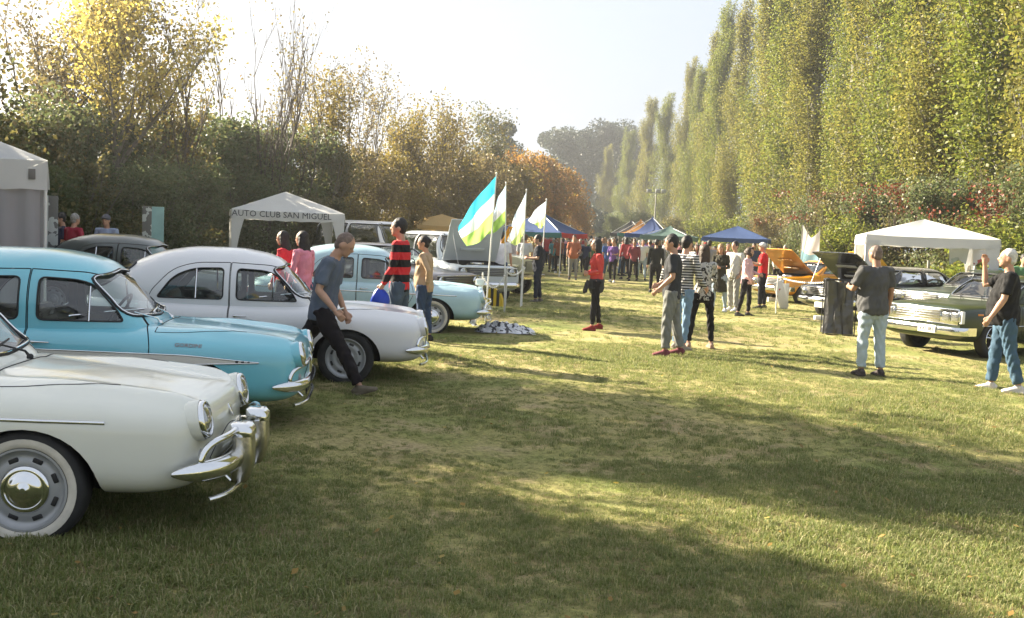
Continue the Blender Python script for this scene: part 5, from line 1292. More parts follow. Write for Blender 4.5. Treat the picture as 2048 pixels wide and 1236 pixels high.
# left row, farther
LEFT2 = 'other vehicles parked along the left'
S = sedan_spec(front=.72, wb=2.6, rear=.95, hw=.84, cowl=.93, hood=.86, roof=1.40, wsx=(-.55, -1.05), r=.31)
brown, Hn = build_car('parked_car', S, M['paint_brown']); fascia(brown, S, Hn, 'plain', M['paint_brown'])
plate(brown, (S['front'] + .115, 0, .42), .36, .12, M['plate_black'])
pn = gnd(905, 628); heading(brown, (pn.x - .55, pn.y + 1.3), -34); tag(brown, 'grey brown saloon between the pale blue saloon and the raised white bonnet', 'car', LEFT2)
S = sedan_spec(front=.80, wb=2.7, rear=1.1, hw=.92, cowl=1.02, hood=.96, deck=1.05, roof=1.72, wsx=(-.45, -.80), rbx=(-3.45, -3.72), r=.34, n=5); S['bay'] = (S['cb'] + .12, S['front'] - .08, S['hw'] * .8, .5)
wagon, Hw = build_car('parked_wagon', S, M['paint_bluewhite']); fascia(wagon, S, Hw, 'plain', M['paint_bluewhite']); engine(wagon, S)
bonnet_panel(wagon, Hw, S, M['paint_bluewhite'], -70)
pw = gnd(950, 606); heading(wagon, (pw.x - .1, pw.y + 1.0), -62); tag(wagon, 'pale blue white wagon with its tall pale bonnet raised behind the flags', 'wagon', LEFT2)
# cream off-roader
jeep = empty('off_road_vehicle'); JM = M['paint_sand']
mb = MB()
mb.prism(rounded([(.55, .62), (.62, .66), (.60, 1.06), (.50, 1.10), (-.55, 1.16), (-.62, 1.16), (-.70, 1.16), (-2.9, 1.16), (-2.95, .55), (-.7, .5), (-.55, .62)], .04), -.62, .62); mb.build('body', JM, jeep, 40, True)
for sd in (-1, 1):
    mb = MB(); mb.rbox((.10, sd * .72, .86), (.92, .26, .07), .03); mb.rbox((-2.35, sd * .72, .80), (.95, .24, .07), .03); mb.build('wing', JM, jeep)
    lamp(jeep, (.615, sd * .47, .84), .10)
mb = MB(); mb.rbox((.61, 0, .84), (.02, .62, .30), .01); gr = mb.build('grille', M['dark'], jeep)
for k in range(7):
    mb = MB(); mb.rbox((.625, -.24 + .08 * k, .84), (.016, .02, .28), .005); mb.build('grille_bar', JM, gr)
mb = MB(); mb.rbox((.72, 0, .56), (.08, 1.62, .13), .02); mb.build('bumper', M['chrome_worn'], jeep)
plate(jeep, (.77, .15, .57), .4, .11, M['plate_white'])
mb = MB()
for sd in (-1, 1): mb.tube([(-.66, sd * .62, 1.14), (-.80, sd * .58, 1.62)], .025, 6)
mb.tube([(-.80, -.6, 1.62), (-.80, .6, 1.62)], .025, 6); mb.build('windscreen_frame', JM, jeep)
mb = MB(); mb.add([(-.68, -.58, 1.18), (-.68, .58, 1.18), (-.795, .56, 1.6), (-.795, -.56, 1.6)], [(0, 1, 2, 3)]); mb.build('windscreen', M['glass'], jeep)
mb = MB(); mb.rbox((-1.9, 0, 1.60), (2.2, 1.25, .06), .03); mb.rbox((-2.95, 0, 1.35), (.05, 1.25, .5), .02); mb.build('canvas_top', M['paint_sand'], jeep)
wp = wheel_parts('plain', .37, .20)
for ax in (0, -2.25):
    for sd in (-1, 1): add_wheel(jeep, wp, (ax, sd * .70, .37), sd > 0)
pj = gnd(1035, 592); heading(jeep, (pj.x - .25, pj.y + .6), -24); tag(jeep, 'sand coloured off-roader facing the field beside the man in dark clothes', 'vehicle', LEFT2)
# white van far behind, by the tan canopy
S = sedan_spec(front=.7, wb=2.5, rear=.9, hw=.86, cowl=1.10, hood=1.02, deck=1.1, roof=1.95, wsx=(-.25, -.70), rbx=(-3.1, -3.42), r=.32, n=5)
van, Hv = build_car('parked_van', S, M['paint_white']); fascia(van, S, Hv, 'plain', M['paint_white'])
pv = at(835, 470, 30); heading(van, (pv.x - .3, 30.0), -35); tag(van, 'white van under the edge of the tan canopy', 'van', LEFT2)
# ---------------------------------------------------------------- people
FAB = {}
def cloth(col, kind='plain', col2=None, sc=9.0):
    key = (col, kind, col2, sc)
    if key in FAB: return FAB[key]
    m = mk('cloth', col, .85, spec=.2, var=.10, vscale=7, bump=.35, bscale=16)
    nt = m.node_tree; b = nt.nodes['Principled BSDF']; L = nt.links.new
    if kind != 'plain':
        co = nt.nodes.new('ShaderNodeTexCoord'); mx = nt.nodes.new('ShaderNodeMix'); mx.data_type = 'RGBA'; mx.inputs['A'].default_value = (*col, 1); mx.inputs['B'].default_value = (*col2, 1)
        if kind == 'stripe':
            s = nt.nodes.new('ShaderNodeSeparateXYZ'); L(co.outputs['Object'], s.inputs[0]); a = nt.nodes.new('ShaderNodeMath'); a.operation = 'MULTIPLY'; a.inputs[1].default_value = sc; L(s.outputs[2], a.inputs[0])
            f = nt.nodes.new('ShaderNodeMath'); f.operation = 'FRACT'; L(a.outputs[0], f.inputs[0]); g = nt.nodes.new('ShaderNodeMath'); g.operation = 'GREATER_THAN'; g.inputs[1].default_value = .5; L(f.outputs[0], g.inputs[0]); L(g.outputs[0], mx.inputs['Factor'])
        else:
            n = nt.nodes.new('ShaderNodeTexNoise'); n.inputs['Scale'].default_value = sc; n.inputs['Detail'].default_value = 2; L(co.outputs['Object'], n.inputs['Vector']); g = nt.nodes.new('ShaderNodeMath'); g.operation = 'GREATER_THAN'; g.inputs[1].default_value = .56; L(n.outputs[0], g.inputs[0]); L(g.outputs[0], mx.inputs['Factor'])
        L(mx.outputs['Result'], b.inputs['Base Color'])
    FAB[key] = m; return m
M['skin'] = mk('skin', (.44, .25, .17), .5, spec=.4, var=.10, vscale=12); M['skin2'] = mk('skin tanned', (.34, .185, .12), .5, spec=.4, var=.10, vscale=12)
HAIR = {k: mk('hair ' + k, c, .55, spec=.4, var=.3, vscale=30, bump=.5, bscale=60) for k, c in dict(black=(.012, .010, .010), brown=(.045, .026, .016), grey=(.26, .25, .24), white=(.52, .51, .49), blond=(.24, .16, .075), stubble=(.15, .105, .085)).items()}
M['eye'] = mk('eyes', (.02, .015, .012), .3); M['lip'] = mk('lips', (.30, .12, .10), .5); M['white_cloth'] = cloth((.66, .66, .65))
def remeshed(mb, vox, sm=4, crease=0.0, seed=0):
    me = mb.mesh('part', [], 0); o = bpy.data.objects.new('work', me); WC.objects.link(o)
    m = o.modifiers.new('r', 'REMESH'); m.mode = 'VOXEL'; m.voxel_size = vox; s = o.modifiers.new('s', 'SMOOTH'); s.factor = .5; s.iterations = sm
    r = evaluate(o); n = len(r.vertices)
    if crease and n:
        co = np.empty(n * 3, np.float32); r.vertices.foreach_get('co', co); co = co.reshape(-1, 3); no = np.empty(n * 3, np.float32); r.vertices.foreach_get('normal', no); no = no.reshape(-1, 3)
        q = seed * 1.7; x, y, z = co[:, 0], co[:, 1], co[:, 2]
        d = np.sin(38 * z + 9 * np.sin(11 * x + q) + 7 * np.sin(13 * y + 2 * q)) * .5 + np.sin(24 * x - 31 * z + 6 * np.sin(17 * y + q)) * .35 + np.sin(61 * z + 23 * y + q) * .2
        r.vertices.foreach_set('co', (co + no * (d * crease)[:, None]).astype(np.float32).ravel())
    smooth(r, 180); return r
def rings(mb, spine, rad): mb.tube(spine, rad, 16)
def human(H=1.72, lean=0, bend=0, head=(0, 0), arm_l=(5, 8, 15, 0), arm_r=(5, 8, 15, 0), leg_l=(4, 3, 4), leg_r=(-4, 3, 4), sleeve='short', fat=0.0, female=False, hair='short', top_len=.0, flare=0.0, baggy=1.0, bare_legs=False, vox=.011, seed=0, hands=True, cap=False, foot_pitch=(0, 0)):
    """returns dict of part meshes, standing at the origin, facing +x"""
    s = H / 1.75; V = Vector
    RY = lambda a: Matrix.Rotation(R(a), 3, 'Y')
    hipz = .93
    def leg(side, flex, abd, knee, fp):
        hip = V((0, side * (.095 + .01 * female), hipz)); d1 = V((math.sin(R(flex)), side * math.sin(R(abd)), -math.cos(R(flex)))).normalized(); kn = hip + d1 * .435
        a2 = flex - knee; d2 = V((math.sin(R(a2)), side * math.sin(R(abd)) * .6, -math.cos(R(a2)))).normalized(); an = kn + d2 * .415
        return hip, kn, an, fp
    legs = [leg(1, *leg_l, foot_pitch[0]), leg(-1, *leg_r, foot_pitch[1])]
    drop = min(l[2].z for l in legs) - .085
    T = V((0, 0, -drop)); legs = [(h + T, k + T, a + T, fp) for h, k, a, fp in legs]; pel = V((0, 0, hipz)) + T
    Rt = RY(lean)                                       # torso leans about the hips
    up = lambda x, y, z: pel + Rt @ V((x, y, z))
    Rb = RY(lean + bend)
    chest0 = up(0, 0, .30); hi = lambda x, y, z: chest0 + Rb @ V((x, y, z))
    shw = .175 if female else .20
    sh = [hi(0, shw, .205), hi(0, -shw, .205)]
    def arm(i, side, flex, abd, elb, inw):
        d1 = V((math.sin(R(flex)), side * math.sin(R(abd)), -math.cos(R(flex)))).normalized(); d1 = RY(lean * .5) @ d1; el = sh[i] + d1 * .285
        d2 = V((math.sin(R(flex + elb)), side * (math.sin(R(abd)) * .5) - side * math.sin(R(inw)), -math.cos(R(flex + elb)))).normalized(); wr = el + d2 * .25
        return sh[i], el, wr, d2
    arms = [arm(0, 1, *arm_l), arm(1, -1, *arm_r)]
    neck = hi(.0, 0, .275); hp, hy = head
    Rh = Matrix.Rotation(R(hy), 3, 'Z') @ RY(lean * .45 + bend * .5 + hp); hc = neck + Rb @ V((.015, 0, .055)) + Rh @ V((.022, 0, .095)); hd = lambda x, y, z: hc + Rh @ V((x, y, z))
    b = MB()
    # skin body
    f = fat; fw = .85 if female else 1.0
    tor = [up(0, 0, -.06), up(0, 0, .02), up(.0, 0, .14), up(.0, 0, .26), hi(0, 0, .05), hi(0, 0, .14), hi(-.005, 0, .21), hi(-.005, 0, .25)]
    tr = [(.15, .10), (.165, .115), (.135 * fw, .10), (.145 * fw, .105), (.155 * fw, .115), (.16 * fw, .11), (.145 * fw, .085), (.07, .06)]
    rings(b, tor, tr)
    b.tube([neck - V((0, 0, .06)), neck, hd(-.01, 0, -.06)], [.062 * (.88 if female else 1), .056 * (.88 if female else 1), .055], 14)
    b.ell(hd(0, 0, .012), (.096, .075, .108), Rh, 18, 12); b.ell(hd(.026, 0, -.052), (.066, .056, .066), Rh, 14, 10); b.ell(hd(.060, 0, -.088), (.030, .030, .026), Rh, 10, 8)
    b.ell(hd(.098, 0, -.022), (.020, .013, .024), Rh, 10, 8); b.ell(hd(.082, 0, .018), (.018, .050, .012), Rh, 10, 6)
    for sd in (-1, 1): b.ell(hd(-.008, sd * .078, -.012), (.022, .009, .032), Rh, 8, 8)
    for i, (S0, el, wr, d2) in enumerate(arms):
        b.tube([hi(-.005, (1 - 2 * i) * .10, .20), S0, S0.lerp(el, .35), S0.lerp(el, .8), el, el.lerp(wr, .3), el.lerp(wr, .8), wr], [.065, .062 * fw, .053 * fw, .043 * fw, .041 * fw, .043 * fw, .031 * fw, .027 * fw], 10)
        hn = d2.normalized(); side = V((0, 1, 0)); nrm = hn.cross(side)
        if nrm.length < .1: nrm = V((1, 0, 0))
        nrm.normalize(); side = nrm.cross(hn).normalized()
        pc = wr + hn * .055
        if hands:
            th = 1 if (hn.cross(side)).dot(V((1, 0, 0))) >= 0 else -1
            b.tube([wr, wr + hn * .04, wr + hn * .095], [(.026, .020), (.018, .040), (.015, .040)] if False else [.026, .032, .030], 10)
            curl = -nrm if True else nrm
            for q, (off, ln) in enumerate(((-.030, .066), (-.010, .076), (.011, .072), (.030, .056))):
                p0 = wr + hn * .085 + nrm * off; p1 = p0 + hn * ln * .5 + side * (1 - 2 * i) * -.010; p2 = p1 + hn * ln * .30 - side * (1 - 2 * i) * .024
                b.tube([p0, p1, p2], [.0105, .0098, .0085], 6)
            p0 = wr + hn * .03 + nrm * .026; b.tube([p0, p0 + nrm * .022 + hn * .03, p0 + nrm * .026 + hn * .062], [.013, .012, .0095], 6)
        else: b.ell(pc + hn * .025, (.035, .03, .05) if abs(hn.z) > .5 else (.05, .03, .035), None, 8, 6)
    for (hip, kn, an, fp) in legs:
        b.tube([hip + V((0, 0, .03)), hip.lerp(kn, .3), hip.lerp(kn, .8), kn, kn.lerp(an, .3), kn.lerp(an, .8), an, an - V((0, 0, .05))], [.08, .074, .052, .048, .050, .036, .034, .034], 12)
    out = {'body': remeshed(b, vox, 3)}
    # shirt
    t = MB(); k = 1.0; w_ = .014
    bl = hipz_low = -.10 - top_len
    tor2 = [up(0, 0, bl), up(0, 0, bl + .05), up(.01 * 0 + .05 * f, 0, .06), up(.055 * f, 0, .16), up(.04 * f, 0, .26), hi(.01 * f, 0, .06), hi(0, 0, .15), hi(-.005, 0, .215), hi(-.005, 0, .255)]
    tr2 = [(.17 + .03 * f + flare, .125 + .035 * f + flare * .7), (.175 + .04 * f + flare * .8, .130 + .05 * f + flare * .6), (.170 * (.94 if female else 1) + .05 * f, .125 + .09 * f), (.158 * fw + .045 * f, .118 + .085 * f), (.163 * fw + .035 * f, .122 + .06 * f), (.172 * fw + .02 * f, .130 + .03 * f), (.172 * fw + .015 * f, .122 + .015 * f), (.150 * fw, .098), (.076, .068)]
    rings(t, tor2, tr2)
    if female:
        for sd in (-1, 1): t.ell(hi(.085, sd * .07, .085), (.06, .062, .062), Rb, 10, 8)
    for i, (S0, el, wr, d2) in enumerate(arms):
        if sleeve == 'short': t.tube([hi(-.005, (1 - 2 * i) * .09, .195), S0, S0.lerp(el, .45), S0.lerp(el, .80)], [.075, .073 * fw + .006 * f, .066 * fw + .008 * f, .066 * fw + .008 * f], 12)
        elif sleeve == 'long': t.tube([hi(-.005, (1 - 2 * i) * .09, .195), S0, S0.lerp(el, .4), el, el.lerp(wr, .5), wr + d2 * .01], [.075, .072 * fw, .062 * fw, .054 * fw, .048 * fw, .040 * fw], 12)
        else: t.tube([hi(-.005, (1 - 2 * i) * .09, .195), S0], [.072, .062], 12)
    out['shirt'] = remeshed(t, vox * 1.05, 3, .0045 * (vox < .015) + .003, seed)
    # trousers
    p = MB(); rings(p, [up(.02 * f, 0, .075), up(.015 * f, 0, .0), pel + V((0, 0, -.07)), pel + V((0, 0, -.15))], [(.150 + .03 * f, .112 + .03 * f), (.165 + .02 * f + .012 * female, .122 + .02 * f), (.178 + .015 * female, .128), (.13, .10)])
    for (hip, kn, an, fp) in legs:
        g = baggy; cut = .45 if bare_legs else 1.0; e = kn.lerp(an, cut * .93)
        p.tube([hip + V((0, 0, .02)), hip.lerp(kn, .25), hip.lerp(kn, .75), kn, kn.lerp(e, .33), kn.lerp(e, .75), e], [.100 + .008 * f, .100 * (.75 + .25 * g) + .008 * f, max(.067, .072 * (.5 + .5 * g)), max(.062, .064 * (.4 + .6 * g)), max(.064, .064 * (.4 + .6 * g)), max(.050, .056 * (.25 + .75 * g)), max(.044, .054 * (.2 + .8 * g))], 14)
    out['trousers'] = remeshed(p, vox * 1.05, 3, .0055 * (vox < .015) + .003, seed + 3)
    for i, (hip, kn, an, fp) in enumerate(legs):
        sm_ = MB(); Rf = RY(fp); q = an + V((0, 0, -.045)); sd = 1 - 2 * i
        pts = [q + Rf @ V((-.075, 0, -.008)), q + Rf @ V((-.05, 0, .0)), q + Rf @ V((.03, sd * .004, -.004)), q + Rf @ V((.11, sd * .010, -.018)), q + Rf @ V((.165, sd * .010, -.026)), q + Rf @ V((.19, sd * .008, -.028))]
        sm_.tube(pts, [(.026, .026), (.040, .042), (.044, .046), (.050, .032), (.042, .022), (.020, .012)], 12); sm_.tube([an + V((0, 0, .01)), an - V((0, 0, .04))], .045, 10)
        sz = q + Rf @ V((.055, sd * .007, -.036)); sm_.rbox(sz, (.265, .092, .026), .012, Rf)
        out['shoe%d' % i] = remeshed(sm_, max(.008, vox * .8), 2)
    # hair
    h = MB()
    if hair in ('short', 'crop'):
        g = .0 if hair == 'crop' else .008
        h.ell(hd(-.014, 0, .030), (.092 + g, .079 + g * .6, .098 + g), Rh, 18, 12); h.ell(hd(-.045, 0, -.025), (.058, .070, .062), Rh, 14, 10)
    elif hair == 'bald':
        h.ell(hd(-.030, 0, -.005), (.072, .080, .058), Rh, 16, 10)
    elif hair in ('long', 'vlong'):
        L_ = .30 if hair == 'long' else .46
        h.ell(hd(-.018, 0, .030), (.098, .090, .104), Rh, 18, 12); h.ell(hd(-.045, 0, -.04), (.068, .090, .09), Rh, 14, 10)
        h.tube([hd(-.045, 0, .0), hd(-.065, 0, -.12), hd(-.075, .01, -.12 - L_ * .5), hd(-.085, .0, -.10 - L_)], [(.088, .058), (.094, .050), (.088, .042), (.045, .02)], 14)
        for sd in (-1, 1): h.tube([hd(.0, sd * .078, .02), hd(.0, sd * .088, -.09), hd(-.02, sd * .088, -.20)], [(.02, .035), (.022, .035), (.012, .02)], 8)
    elif hair == 'curly':
        for q in range(26):
            a = q * 2.4; zq = -.09 + .20 * ((q * .618) % 1); rr = math.sqrt(max(0, 1 - ((zq - .02) / .14) ** 2)); x_ = -.02 + .10 * rr * math.cos(a)
            if x_ > .045 and zq < .04: continue
            h.ell(hd(x_, .095 * rr * math.sin(a), zq), (.042, .042, .042), None, 8, 6)
        h.ell(hd(-.02, 0, .03), (.10, .09, .10), Rh, 14, 10)
    elif hair == 'bun':
        h.ell(hd(-.016, 0, .030), (.096, .083, .100), Rh, 16, 12); h.ell(hd(-.10, 0, .03), (.045, .045, .045), Rh, 10, 8); h.ell(hd(-.045, 0, -.03), (.06, .072, .066), Rh, 14, 10)
    if h.v: out['hair'] = remeshed(h, max(.009, vox * .9), 2, .003, seed)
    if cap:
        c = MB(); c.ell(hd(-.004, 0, .045), (.106, .090, .088), Rh, 18, 10); c.rbox(hd(.12, 0, .050), (.11, .13, .012), .006, Rh); out['cap'] = remeshed(c, .009, 2)
    out['eyes'] = [(hd(.079, sd * .031, .0), .0115) for sd in (-1, 1)] + [(hd(.088, 0, -.060), 0)]
    out['Rh'] = Rh; out['hc'] = hc; out['scale'] = s; out['wrists'] = [a[2] + a[3] * .09 for a in arms]
    return out
def assemble(P, loc, yaw, label, mats, group=None, face=True):
    """mats: skin, shirt, trousers, shoe, hair, cap"""
    root = link('person', P['body'].copy() if False else P['body']); root.location = loc; root.rotation_euler = (0, 0, R(yaw)); sc = P['scale']; root.scale = (sc, sc, sc)
    def put(key, nm, mat):
        if key not in P: return
        me = P[key]
        if len(me.materials) == 0: me.materials.append(mat)
        o = link(nm, me, root); set_mat(o, mat); return o
    if len(P['body'].materials) == 0: P['body'].materials.append(mats[0])
    set_mat(root, mats[0]); put('shirt', 'shirt', mats[1]); put('trousers', 'trousers', mats[2]); put('shoe0', 'shoe', mats[3]); put('shoe1', 'shoe', mats[3]); put('hair', 'hair', mats[4]); put('cap', 'cap', mats[5] if len(mats) > 5 else mats[1])
    if face:
        for p, r_ in P['eyes']:
            mb = MB()
            if r_: mb.ell(p, (r_ * .7, r_, r_ * .75), P['Rh'], 8, 6); mb.build('eye', M['eye'], root, 180)
            else: mb.ell(p, (.008, .022, .006), P['Rh'], 8, 6); mb.build('mouth', M['lip'], root, 180)
    return tag(root, label, 'person', group)
BLK, DK, JEAN, LJEAN, GREY, WHT = (.012, .011, .013), (.03, .03, .032), (.045, .085, .15), (.30, .37, .43), (.20, .20, .19), (.62, .62, .60)
def who(px, z, yaw, label, shirt, trou, shoe, hair_c, H=1.72, skin='skin', capc=None, dx=0, **kw):
    P = human(H=H, cap=capc is not None, **kw); X = gx(px, z) + dx
    o = assemble(P, (X, z, 0), yaw, label, [M[skin], shirt if not isinstance(shirt, tuple) else cloth(shirt), cloth(trou) if isinstance(trou, tuple) else trou, cloth(shoe), HAIR[hair_c]] + ([cloth(capc)] if capc else []), 'people strolling among the cars'); return o, P
# walking man before the white saloon
wm, P = who(640, 10.15, -4, 'man in a grey blue shirt and dark trousers striding past the white saloon', (.105, .125, .165), (.014, .011, .013), (.13, .11, .08), 'stubble', 1.76, lean=6, bend=12, head=(20, 0), arm_r=(-12, 10, 55, 0), arm_l=(-2, 8, 28, 10), leg_l=(-33, 2, 20), leg_r=(33, 2, 5), foot_pitch=(46, -18), hair='crop', fat=.15, baggy=1.15, seed=1)
mb = MB(); loop_tube(mb, [P['wrists'][1] + Vector((.032 * math.cos(u), .03 * math.sin(u), .075 + .01 * math.cos(u))) for u in [2 * math.pi * k / 16 for k in range(16)]], .007, 6); mb.build('wristband', M['white_cloth'], wm)
# striped sweater man with a blue bag, woman in beige
sm_man, P = who(794, 13.3, 172, 'tall man in a red and black striped sweater carrying a blue bag', cloth((.012, .012, .014), 'stripe', (.52, .028, .035), 5.2), (.06, .085, .12), DK, 'black', 1.80, sleeve='long', head=(-2, 6), arm_l=(6, 8, 22, 4), arm_r=(-6, 8, 10, 0), hair='short', baggy=1.1, seed=2)
mb = MB(); w = P['wrists'][0]; sc = P['scale']
v = []; f = []
for j in range(13):
    t_ = j / 12; rr = .02 + .10 * math.sin(math.pi * min(1, t_ * 1.02)) ** .7
    for i in range(18): u = 2 * math.pi * i / 18; q = rr + .012 * math.sin(5 * u + 4 * t_); v.append((q * math.cos(u), q * .7 * math.sin(u), -.34 * t_))
for j in range(12):
    for i in range(18): f.append((j * 18 + i, (j + 1) * 18 + i, (j + 1) * 18 + (i + 1) % 18, j * 18 + (i + 1) % 18))
mb.add(v, f); mb.tube([(0, 0, -.03), (0, 0, .05)], .012, 6); bag = mb.build('carrier_bag', mk('blue plastic', (.012, .055, .45), .35, trans=.2), None, 60)
bpos = Matrix.Rotation(R(172), 3, 'Z') @ (w * sc); bag.location = Vector(sm_man.location) + bpos + Vector((0, 0, .02)); tag(bag, 'blue plastic bag held by the striped sweater man', 'bag')
bw_, P = who(845, 15.2, 166, 'woman in a beige sweater and blue jeans beside the striped sweater man', (.40, .29, .19), (.035, .06, .12), DK, 'black', 1.58, female=True, sleeve='long', fat=.45, head=(4, 10), arm_l=(-30, 10, 40, 25), arm_r=(5, 8, 20, 0), hair='bun', leg_l=(2, 2, 4), leg_r=(-3, 2, 3), seed=3)
who(603, 14.4, 150, 'woman with long black hair in a pink top behind the white saloon', (.62, .24, .32), JEAN, DK, 'black', 1.57, female=True, sleeve='long', hair='vlong', head=(4, 20), seed=4)
who(566, 14.9, 168, 'woman with dark hair in a red top at the left of the pink one', (.48, .035, .05), DK, DK, 'black', 1.56, female=True, sleeve='long', hair='long', head=(8, 10), seed=5)
# three by the left tent
who(124, 20.5, -150, 'person in a navy top half hidden by the pale printed board', (.03, .035, .07), DK, DK, 'black', 1.70, seed=6, vox=.015)
who(146, 20.1, 60, 'grey haired person in a red shirt beside the pale printed board', (.30, .025, .05), DK, DK, 'grey', 1.69, seed=7, hair='short', vox=.015)
who(212, 20.6, -95, 'person in a pale blue shirt and dark cap by the bushes', (.28, .33, .45), DK, DK, 'black', 1.70, capc=(.10, .10, .12), seed=8, vox=.015)
# by the sand coloured off-roader
who(999, 26.2, 80, 'man in a white shirt and jeans at the left of the off-roader', (.55, .55, .60), (.05, .075, .13), WHT, 'black', 1.72, arm_l=(30, 10, 60, 20), head=(0, 30), hair='short', seed=9, vox=.015)
who(1025, 31.5, 90, 'person in a grey top and yellow cap behind the off-roader', (.30, .30, .33), DK, DK, 'black', 1.66, capc=(.50, .34, .05), seed=10, vox=.015)
who(1046, 31, 70, 'person in a pale grey top at the right of the yellow capped one', (.42, .43, .46), DK, DK, 'brown', 1.68, seed=11, vox=.015)
who(1073, 25.2, 178, 'man in dark navy clothes holding something beside the flags', (.022, .025, .035), (.022, .026, .04), (.12, .11, .10), 'black', 1.68, arm_l=(4, 8, 85, 30), arm_r=(6, 8, 90, 30), head=(2, 0), fat=.25, hair='short', seed=12, vox=.013)
# woman in red
wr_, P = who(1188, 18.3, 186, 'woman in a red top and black leggings standing alone mid field', (.50, .060, .055), BLK, (.22, .03, .03), 'black', 1.65, female=True, sleeve='long', arm_l=(-6, 8, 78, 62), arm_r=(-4, 8, 82, 62), hair='long', baggy=.45, leg_l=(7, 5, 4), leg_r=(-7, 6, 4), seed=13, head=(0, 0))
jm = MB(); s_ = 1
rings(jm, [Vector((0, 0, 1.0)), Vector((0, 0, .92)), Vector((0, 0, .82)), Vector((-.02, 0, .72))], [(.165, .13), (.19, .15), (.20, .155), (.17, .12)])
jm.tube([(.16, .05, .96), (.20, .09, .85), (.22, .11, .72)], [.03, .035, .03], 8); jm.tube([(.16, -.02, .96), (.21, .0, .84), (.24, .02, .70)], [.03, .035, .03], 8)
jme = remeshed(jm, .013, 3, .008, 3); jme.materials.append(cloth((.035, .035, .037))); link('tied_jacket', jme, wr_)
# the trio
who(1337, 14.7, 168, 'man in a dark polo with white trim and grey trousers before the trio', cloth((.035, .037, .042)), (.17, .175, .165), (.16, .05, .06), 'black', 1.76, sleeve='short', arm_l=(-2, 10, 48, 4), arm_r=(2, 8, 55, 35), head=(6, 0), hair='short', baggy=1.25, leg_l=(6, 3, 6), leg_r=(-9, 3, 3), fat=.12, seed=14)
who(1360, 15.5, 40, 'person in a striped top and light jeans hidden behind the dark polo man', cloth((.03, .03, .034), 'stripe', (.50, .50, .50), 24), (.16, .25, .36), (.3, .25, .2), 'black', 1.75, sleeve='long', arm_l=(-20, 28, 40, -20), arm_r=(10, 10, 40, 10), hair='short', baggy=.8, seed=15)
who(1399, 15.9, 96, 'woman in a spotted black and white top and black leggings', cloth((.42, .41, .38), 'spots', (.03, .03, .03), 22), BLK, (.30, .20, .16), 'brown', 1.63, female=True, sleeve='long', hair='vlong', baggy=.45, leg_l=(2, 8, 2), leg_r=(4, 9, 2), arm_l=(20, 10, 70, 20), arm_r=(15, 8, 75, 20), seed=16)
# group before the blue canopy
who(1436, 24.6, -118, 'woman with fair hair and tan scarf in a long dark cardigan', (.035, .033, .022), LJEAN, WHT, 'blond', 1.66, female=True, sleeve='long', hair='long', top_len=.30, flare=.03, arm_l=(4, 8, 85, 55), arm_r=(4, 8, 88, 55), baggy=.6, leg_l=(-6, 3, 6), leg_r=(8, 3, 8), head=(18, 0), seed=17, vox=.013)
who(1464, 25.2, -140, 'man in a white polo and grey trousers before the blue canopy', (.52, .51, .48), (.26, .26, .25), WHT, 'black', 1.73, arm_l=(-10, 12, 30, 20), arm_r=(-12, 12, 30, 20), fat=.3, hair='short', baggy=1.25, seed=18, vox=.013)
who(1489, 23.5, -28, 'woman in a pale pink sweater and black trousers before the orange coupe', (.60, .38, .40), BLK, DK, 'brown', 1.60, female=True, sleeve='long', hair='curly', fat=.3, arm_l=(12, 8, 60, 25), arm_r=(4, 8, 30, 10), leg_l=(8, 3, 10), leg_r=(-8, 3, 4), baggy=.7, seed=19, vox=.013)
who(1521, 26.6, 166, 'man in a bright red shirt and white cap by the orange coupe', (.58, .018, .022), (.02, .02, .024), DK, 'grey', 1.73, capc=(.62, .62, .60), arm_l=(15, 8, 95, 15), arm_r=(10, 8, 80, 20), hair='short', baggy=1.1, seed=20, vox=.013)
who(1308, 32.5, 84, 'man in a black jacket with a white hem seen from behind', (.018, .019, .018), BLK, DK, 'black', 1.70, sleeve='long', hair='short', seed=21, vox=.015)
# two men at the right
who(1738, 13.35, 104, 'heavy man in a charcoal shirt and pale jeans walking away', (.075, .076, .078), (.33, .40, .46), (.06, .05, .05), 'stubble', 1.72, skin='skin2', fat=.9, arm_l=(18, 16, 75, 30), arm_r=(2, 12, 14, 0), leg_l=(5, 2, 8), leg_r=(-3, 2, 4), hair='crop', baggy=1.25, seed=22, head=(4, 12))
who(2000, 12.3, 158, 'white haired man in a black shirt raising a hand to his brow', (.014, .014, .015), (.055, .10, .15), (.55, .52, .50), 'white', 1.75, fat=.8, arm_l=(12, 12, 18, 0), arm_r=(62, 18, 112, 12), head=(-4, 0), hair='crop', baggy=1.3, leg_l=(-10, 2, 6), leg_r=(10, 2, 6), seed=23)
